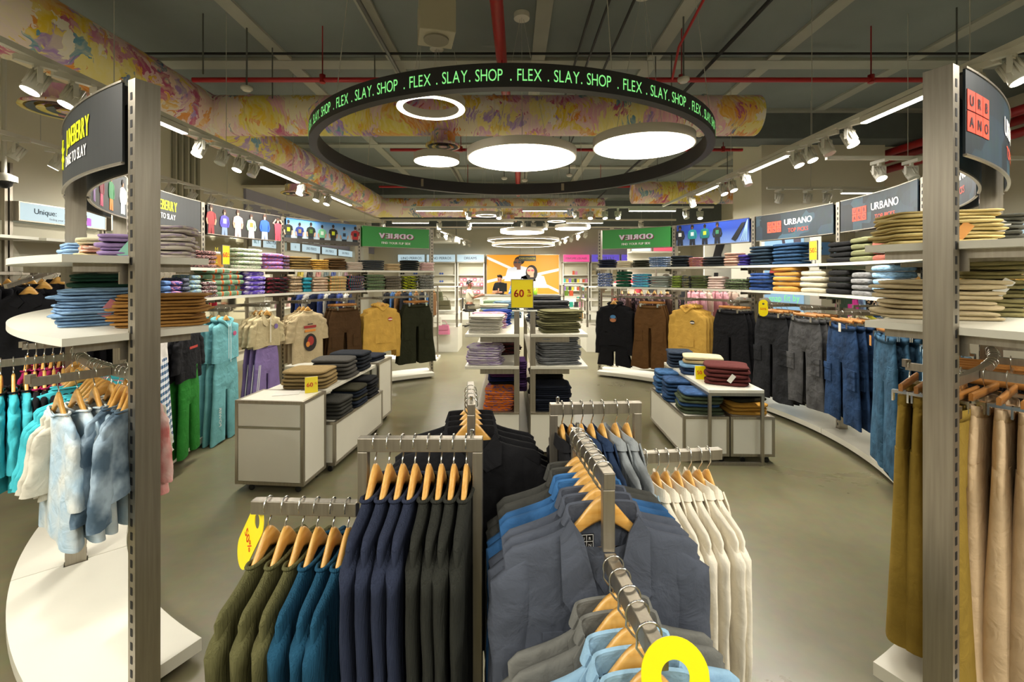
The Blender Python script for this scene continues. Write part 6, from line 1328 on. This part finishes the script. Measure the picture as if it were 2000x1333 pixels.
def base_joints(hip=.93, sh=1.42, sit=False):
    J = dict(pelvis=(0, 0, hip), chest=(0, .0, hip+.33), neck=(0, .01, sh+.06), chin=(0, -.015, sh+.14), skull=(0, 0, sh+.24))
    R = dict(pelvis=.135, chest=.14, neck=.052, chin=.075, skull=.088)
    for s, q in (('l', -1), ('r', 1)):
        J['sh'+s] = (q*.19, 0, sh-.02); J['el'+s] = (q*.24, .02, sh-.30); J['wr'+s] = (q*.20, -.16, sh-.46); J['pa'+s] = (q*.18, -.24, sh-.48)
        J['hp'+s] = (q*.095, 0, hip-.06); J['kn'+s] = (q*.10, 0, .50); J['an'+s] = (q*.10, .03, .09); J['to'+s] = (q*.11, -.13, .05)
        R.update({'sh'+s: .062, 'el'+s: .044, 'wr'+s: .029, 'pa'+s: .034, 'hp'+s: .088, 'kn'+s: .058, 'an'+s: .04, 'to'+s: .04})
    return J, R
J, R_ = base_joints(.92, 1.40)
J['ell'] = (-.25, -.05, 1.12); J['wrl'] = (.0, -.22, 1.14); J['pal'] = (.08, -.23, 1.15); J['elr'] = (.25, -.05, 1.12); J['wrr'] = (.02, -.26, 1.10); J['par'] = (-.06, -.27, 1.10)
person('person in a black tee standing behind the cash counter with folded arms', W(976, 543, 16.1)*1 - Vector((0, 0, W(976, 543, 16.1).z)), -.7, J, R_, K('#17181a'), K('#2a2c33'), SKINT)
J, R_ = base_joints(.72, 1.22)
for s, q in (('l', -1), ('r', 1)):
    J['kn'+s] = (q*.12, -.42, .70); J['an'+s] = (q*.12, -.38, .30); J['to'+s] = (q*.13, -.52, .26); J['el'+s] = (q*.22, -.12, .97); J['wr'+s] = (q*.14, -.36, 1.05); J['pa'+s] = (q*.12, -.44, 1.06)
pl = W(917, 553, 15.0); person('person in a cream shirt sitting on a stool before the counter', (pl.x, pl.y, 0), PI/2+.15, J, R_, K('#b5ad96'), K('#8f8a78'), SKIND)
st = thing('counter_stool', 'black swivel chair under the person in the cream shirt', 'chair', (pl.x, pl.y, 0), PI/2+.15); MB().lathe([(.0, .535), (.22, .535), (.23, .56), (.20, .595), (0, .60)], 24).build('seat', BLACK, st, True); MB().lathe([(.025, .06), (.025, .54)], 12).build('stem', CHROME, st); MB().box(-.18, .18, .20, .24, .62, .98).build('backrest', BLACK, st, bevel=.02)
for k in range(5): MB().bar((0, 0, .07), (.28*math.cos(k*1.257), .28*math.sin(k*1.257), .05), .04, .03).build('base_leg', BLACK, st)
for s in (-1, 1): MB().box(s*.25-.02, s*.25+.02, -.12, .16, .74, .77).build('armrest', BLACK, st); MB().box(s*.25-.015, s*.25+.015, .10, .13, .58, .74).build('armrest_post', BLACK, st)
# steel mesh gondolas with bags, behind the far end of both curved rows
def floor_rack(x, y, w, label):
    t = thing('floor_stand', label, 'display stand', (x, y, 0)); MB().box(-w/2, w/2, 0, .9, 0, .55).build('base_cabinet', WHITE, t)
    for a in (-w/2+.02, w/2-.02):
        for b in (.02, .88): MB().box(a-.02, a+.02, b-.02, b+.02, .55, 1.45).build('post', STEEL, t)
    for z in (.85, 1.15, 1.44): MB().box(-w/2, w/2, .0, .9, z-.02, z).build('shelf', WHITE, t)
    return t
floor_rack(-1.55, 10.2, .7, 'white stand with hanging bags behind the fashion end post'); floor_rack(2.05, 10.2, .8, 'white stand behind the denim end post'); floor_rack(1.65, 12.2, .6, 'white stand before the pink lightbox')
for i, (px, py, d, c) in enumerate(((853, 575, 10.1, '#4a4a2c'), (868, 592, 10.1, '#4f4a30'), (851, 625, 10.1, '#c8c4b4'), (866, 640, 10.1, '#b86a84'))): 
    p = W(px, py, d); handbag((p.x, p.y, p.z-.15), .1, c, f'{("olive tote", "dark olive tote", "white bag", "pink bag")[i]} on the white stand behind the fashion end post', 'bags on the white stand', 1.1)
for k in range(10): o = tag(MB().box(-.05, .05, -.04, .04, 0, .14).build('boxed_item', P_(PB[(k*4) % 9]), bevel=.003), f'{PBN[(k*4) % 9]} boxed item, {ORD[k]} on the white stands beyond the gondola', 'box', 'boxed items on the white stands'); o.location = (1.45+.13*(k % 4), 12.3, (.55, .85, 1.15)[k//4])
# ---------------------------------------------------------------- side behind the denim bays
tp_ = thing('wall_poster', 'tall pale blue poster of hanging bags under the beige bulkhead', 'poster', (4.02, 7.42, 0)); MB().box(0, .68, 0, .04, .5, 2.44).build('poster_print', glow('pale_blue_print', '#9cc4e0', .6), tp_)
f = lambda u, v, d: Vector((u, -.002-d, v))
MB().prism([(.12, 1.72), (.2, 2.1), (.30, 2.2), (.42, 2.0), (.44, 1.72)], f, t=.003).build('bag_print', P_('#a8433a'), tp_); MB().prism([(.30, 2.44), (.34, 2.44), (.46, 1.7), (.40, 1.7)], f, t=.004).build('leg_print', P_('#3a3440'), tp_); MB().prism([(.50, 2.44), (.62, 2.44), (.66, 1.6), (.56, 1.6)], f, t=.004).build('leg_print', P_('#4a4450'), tp_)
lettering('neon_lettering', 'snap fit by', .15, lambda u, v, d: f(u, v, .006+d), NEON, tp_, .002, sx=.75, at=(.36, 1.28))
tw = thing('trial_room_panel', 'pale wall panel with black leg shapes beside the TRIAL ROOM sign', 'wall panel', (3.72, 8.9, 0)); MB().box(0, 1.05, 0, .06, 0, 2.62).build('panel_board', plain('cream_panel', '#d8d3c2', .6), tw)
f = lambda u, v, d: Vector((u, -.001-d, v))
for pts in ([(.12, 1.9), (.22, 2.3), (.16, 2.5), (.26, 2.52), (.30, 2.3), (.36, 2.5), (.44, 2.45), (.32, 2.1), (.34, 1.9)], [(.16, 1.3), (.24, 1.3), (.26, 1.75), (.18, 1.75)], [(.42, 1.3), (.56, 1.2), (.60, 1.4), (.50, 1.6)], [(.78, 1.9), (.9, 1.9), (.88, 2.2), (.8, 2.2)]): MB().prism(pts, f, t=.003).build('leg_print', P_('#2f2b28'), tw)
ts = thing('hanging_sign', 'dark TRIAL ROOM sign with yellow lettering', 'sign', W(1449, 481, 8.6)); MB().box(-.19, .19, -.01, .01, -.055, .055).build('sign_board', plain('dark_sign', '#3a372c', .5), ts); lettering('lettering', 'TRIAL ROOM', .062, lambda u, v, d: Vector((u, -.011-d, v)), plain('olive_print', '#b5a83c', .5), ts, .002, sx=.85, at=(0, -.02))
for s in (-.15, .15): MB().tube([(s, 0, .055), (s, 0, ZC-ts.location.z)], .004, 5).build('suspension_wire', CABLE, ts)
wr_ = lambda px: 7.0*F/(px-CX)
for a, b, wds, m, tc, lab in ((1370, 1345, '', BOXM, TXTD, 'pale lightbox far along the wall behind the denim bays'), (1345, 1330, '', glow('coral_lightbox', '#e0586a', 1.0), TXTW, 'coral lightbox far along the wall behind the denim bays')): pass
hs = thing('wall_shelving', 'white hat shelf under the pale and coral lightboxes', 'wall shelving', (2.7, 10.75, 0))
MB().box(0, 1.1, 0, .04, 0, 2.5).build('back_panel', WHITE, hs)
for z in (1.3, 1.62, 1.95, 2.24): MB().box(0, 1.1, -.35, 0, z-.03, z).build('shelf', WHITE, hs)
for k, c in enumerate(('#b8404a', '#d8d2c0', '#6a6458', '#b8333f', '#2a2a2c', '#cfc9b4')):
    h_ = thing('hat', f'{("red", "ivory", "taupe", "crimson", "black", "pale")[k]} cap on the {("upper", "lower")[k//3]} hat shelf behind the blue sign', 'hat', (2.9+.32*(k % 3), 10.58, (1.62, 1.30)[k//3]), 0, 'caps on the hat shelf'); MB().lathe([(.095, 0), (.092, .05), (.06, .10), (.0, .115)], 20).build('crown', P_(c), h_, True); MB().prism([(.09*math.cos(a), -.06+.11*math.sin(a)) for a in [PI+PI*q/12 for q in range(13)]], lambda u, v, d: Vector((u, v-.02, d)), t=.006).build('brim', P_(c), h_)
lightbox('pale lightbox behind the blue sign of the denim bays', (2.72, 10.6, 2.24), (1, 0, 0), .46, .2, '--', size=.05); lightbox('coral lightbox behind the blue sign of the denim bays', (3.22, 10.6, 2.24), (1, 0, 0), .52, .22, '8', glow('coral_lightbox', '#e0586a', 1.0), TXTW, size=.08)
lightbox('dark lightbox with mirrored COLOR lettering behind the fifty percent card', (6.99-1.35, 9.39, 2.1), (1, 0, 0), .8, .28, 'ROLOC', glow('dark_lightbox', '#30485a', .8), TXTW, size=.14, mirror='ROLC'); lightbox('pale blue lightbox beside the mirrored dark one', (6.99-.5, 9.39, 2.1), (1, 0, 0), .42, .28, '-', size=.05)  # the reversed COLOR sign is a mirror reflection built as a solid box
for k in range(4): lightbox(f'pale wall lightbox behind the charcoal pile, {ORD[k]} from the camera end', (6.95, 6.85-.62*k, 2.25), (0, -1, 0), .58, .16, '-', size=.04)
def far_rail(x0, x1, y, z, n, mats, lab, L=.6, kindn='top', rot=0.0, seed=130, wood=WOOD, ydir=False):
    t = thing('clothes_rail', f'steel clothes rail holding the {lab}', 'clothes rail', (x0, y, 0)); w = x1-x0
    if ydir:
        MB().bar((0, 0, z-.015), (0, w, z-.015), .025, .03).build('rail_bar', STEEL, t)
        for yy in (0, w): MB().bar((0, yy, 0), (0, yy, z), .03, .03).build('post', STEEL, t)
    else:
        MB().bar((0, 0, z-.015), (w, 0, z-.015), .025, .03).build('rail_bar', STEEL, t)
        for x in (0, w): MB().bar((x, 0, 0), (x, 0, z), .03, .03).build('post', STEEL, t)
    MB().box(-.02 if not ydir else -.25, (w+.02) if not ydir else .25, -.25 if not ydir else -.02, .25 if not ydir else w+.02, 0, .05).build('base_plate', WHITE, t)
    for k in range(n):
        u = (k+.7)/(n+.4); p = (x0+w*u, y, z) if not ydir else (x0, y+w*u, z); r = PI/2+rot+(rnd.random()-.5)*.3 if not ydir else rot+(rnd.random()-.5)*.3
        hanger(p, r, f'{ORD[k]} light wooden hanger of the {lab}', f'hangers of the {lab}', 'wood', wood)
        top(p, r, f'{ORD[k]} hanging piece of the {lab}', mats[k % len(mats)], lab, 'hanging_blouse', w=.2, L=L, t=.03, neck=.09, sl=.25, col=False, seed=seed, cat='top')
far_rail(3.1, 4.3, 8.2, 1.55, 8, [K('#c98f98'), K('#d0a0a8'), K('#c7b0a0')], 'pink tops behind the black trousers'); far_rail(5.0, 6.1, 7.0, 1.62, 9, [K('#c23a86'), K('#8fb0cf', 'denim'), K('#1f1c1c', 'print', '#c0a080', '#222222', 40), K('#d8d2c4')], 'mixed tops behind the cream pile')
far_rail(4.6, 5.5, 6.2, 1.3, 8, [K('#cfc6a4'), K('#b9b03a'), K('#2f4f78', 'denim')], 'striped shirts under the cream pile', .5); far_rail(3.75, 5.0, 3.9, 1.78, 10, [K('#1f9a94'), K('#23a79f')], 'turquoise tops behind the olive pile', .55)
far_rail(4.3, 5.8, 5.0, 1.76, 10, [K('#c9c4bc'), K('#b9a080'), K('#6a5a4a')], 'pale tops behind the tall denim post', .5); far_rail(1.9, 3.0, 8.3, 1.5, 9, [K('#3a2f34', 'print', '#8a6a70', '#2a2428', 30), K('#5a4038')], 'dark patterned tops behind the chestnut trousers', .6)
far_rail(-4.1, -2.9, 8.6, 1.5, 10, [K('#22283f'), K('#3f4f8a'), K('#c8c4bc')], 'dark tops behind the beige tee', .6); far_rail(-2.6, -1.5, 9.3, 1.5, 9, [K('#1f1f22'), K('#3f5f8a', 'denim'), K('#6f4f2f')], 'dark tops behind the yellow hoodie', .6); far_rail(-4.45, -3.9, 4.9, 1.3, 6, [K('#7a3a44'), K('#b98a94'), K('#23242c', 'print', '#c0c0c8', '#22222a', 30)], 'pink and maroon tops behind the entrance bay', .6)
# low shelf of shoes and stacked tees behind the black hoodie
ss = thing('shoe_shelf', 'white wall shelf of red shoes behind the green denim sign', 'shelf', (1.95, 8.75, 0)); MB().box(0, .9, 0, .35, 1.5, 1.53).build('shelf_board', WHITE, ss); MB().box(.0, .9, 0, .35, 1.10, 1.13).build('shelf_board', WHITE, ss)
for x in (.0, .87): MB().box(x, x+.03, .30, .33, 0, 1.9).build('post', STEEL, ss)
def shoe(p, rot, mat, label):
    t = thing('shoe', label, 'shoe', p, rot, 'red shoes'); rings = []
    for i in range(9):
        u = i/8; x = -.13+.26*u; w = .038*(math.sin(PI*min(1, .15+u*.85))**.5); h = .03+.06*max(0, 1-u*1.4)**.6+.02*math.sin(PI*u)
        rings.append([Vector((x, w*math.cos(a), .012+h*.5+h*.5*math.sin(a))) for a in (2*PI*k/12 for k in range(12))])
    MB().loft(rings).build('upper', mat, t, True); MB().box(-.135, .135, -.036, .036, 0, .016).build('sole', TXTW, t, bevel=.006)
for k in range(4): shoe((2.1+.2*k, 8.92, 1.5315), 2.6+.2*(k % 2), P_('#b8333f'), f'red shoe, {ORD[k]} on the white shelf behind the green denim sign')
for k, c in enumerate(('#b8402c', '#b03a34', '#1f3a2c', '#8a6aa8')): pile((2.08+.22*k, 8.92, 1.13), .2, .26, .045, 4, K(c), ('orange tee', 'red tee', 'dark green tee', 'lilac tee')[k], 'on the low shelf behind the black hoodie', 0, seed=500+k)
J, R_ = base_joints(.86, 1.38)
pp_ = W(1337, 566, 9.2); root_ = person('person with a black cap browsing behind the yellow hoodie', (pp_.x, pp_.y, 0), PI*.9, J, R_, K('#2a2a2c'), K('#23262c'), SKINT)
J, R_ = base_joints(.86, 1.36)
pp_ = W(1470, 566, 6.9); person('person in a grey striped shirt browsing behind the black trousers', (pp_.x, pp_.y, 0), PI*.8, J, R_, K('#8a857a', 'stripe', '#5a564e', '#a09a8c', 40), K('#3a3c40'), SKIND)
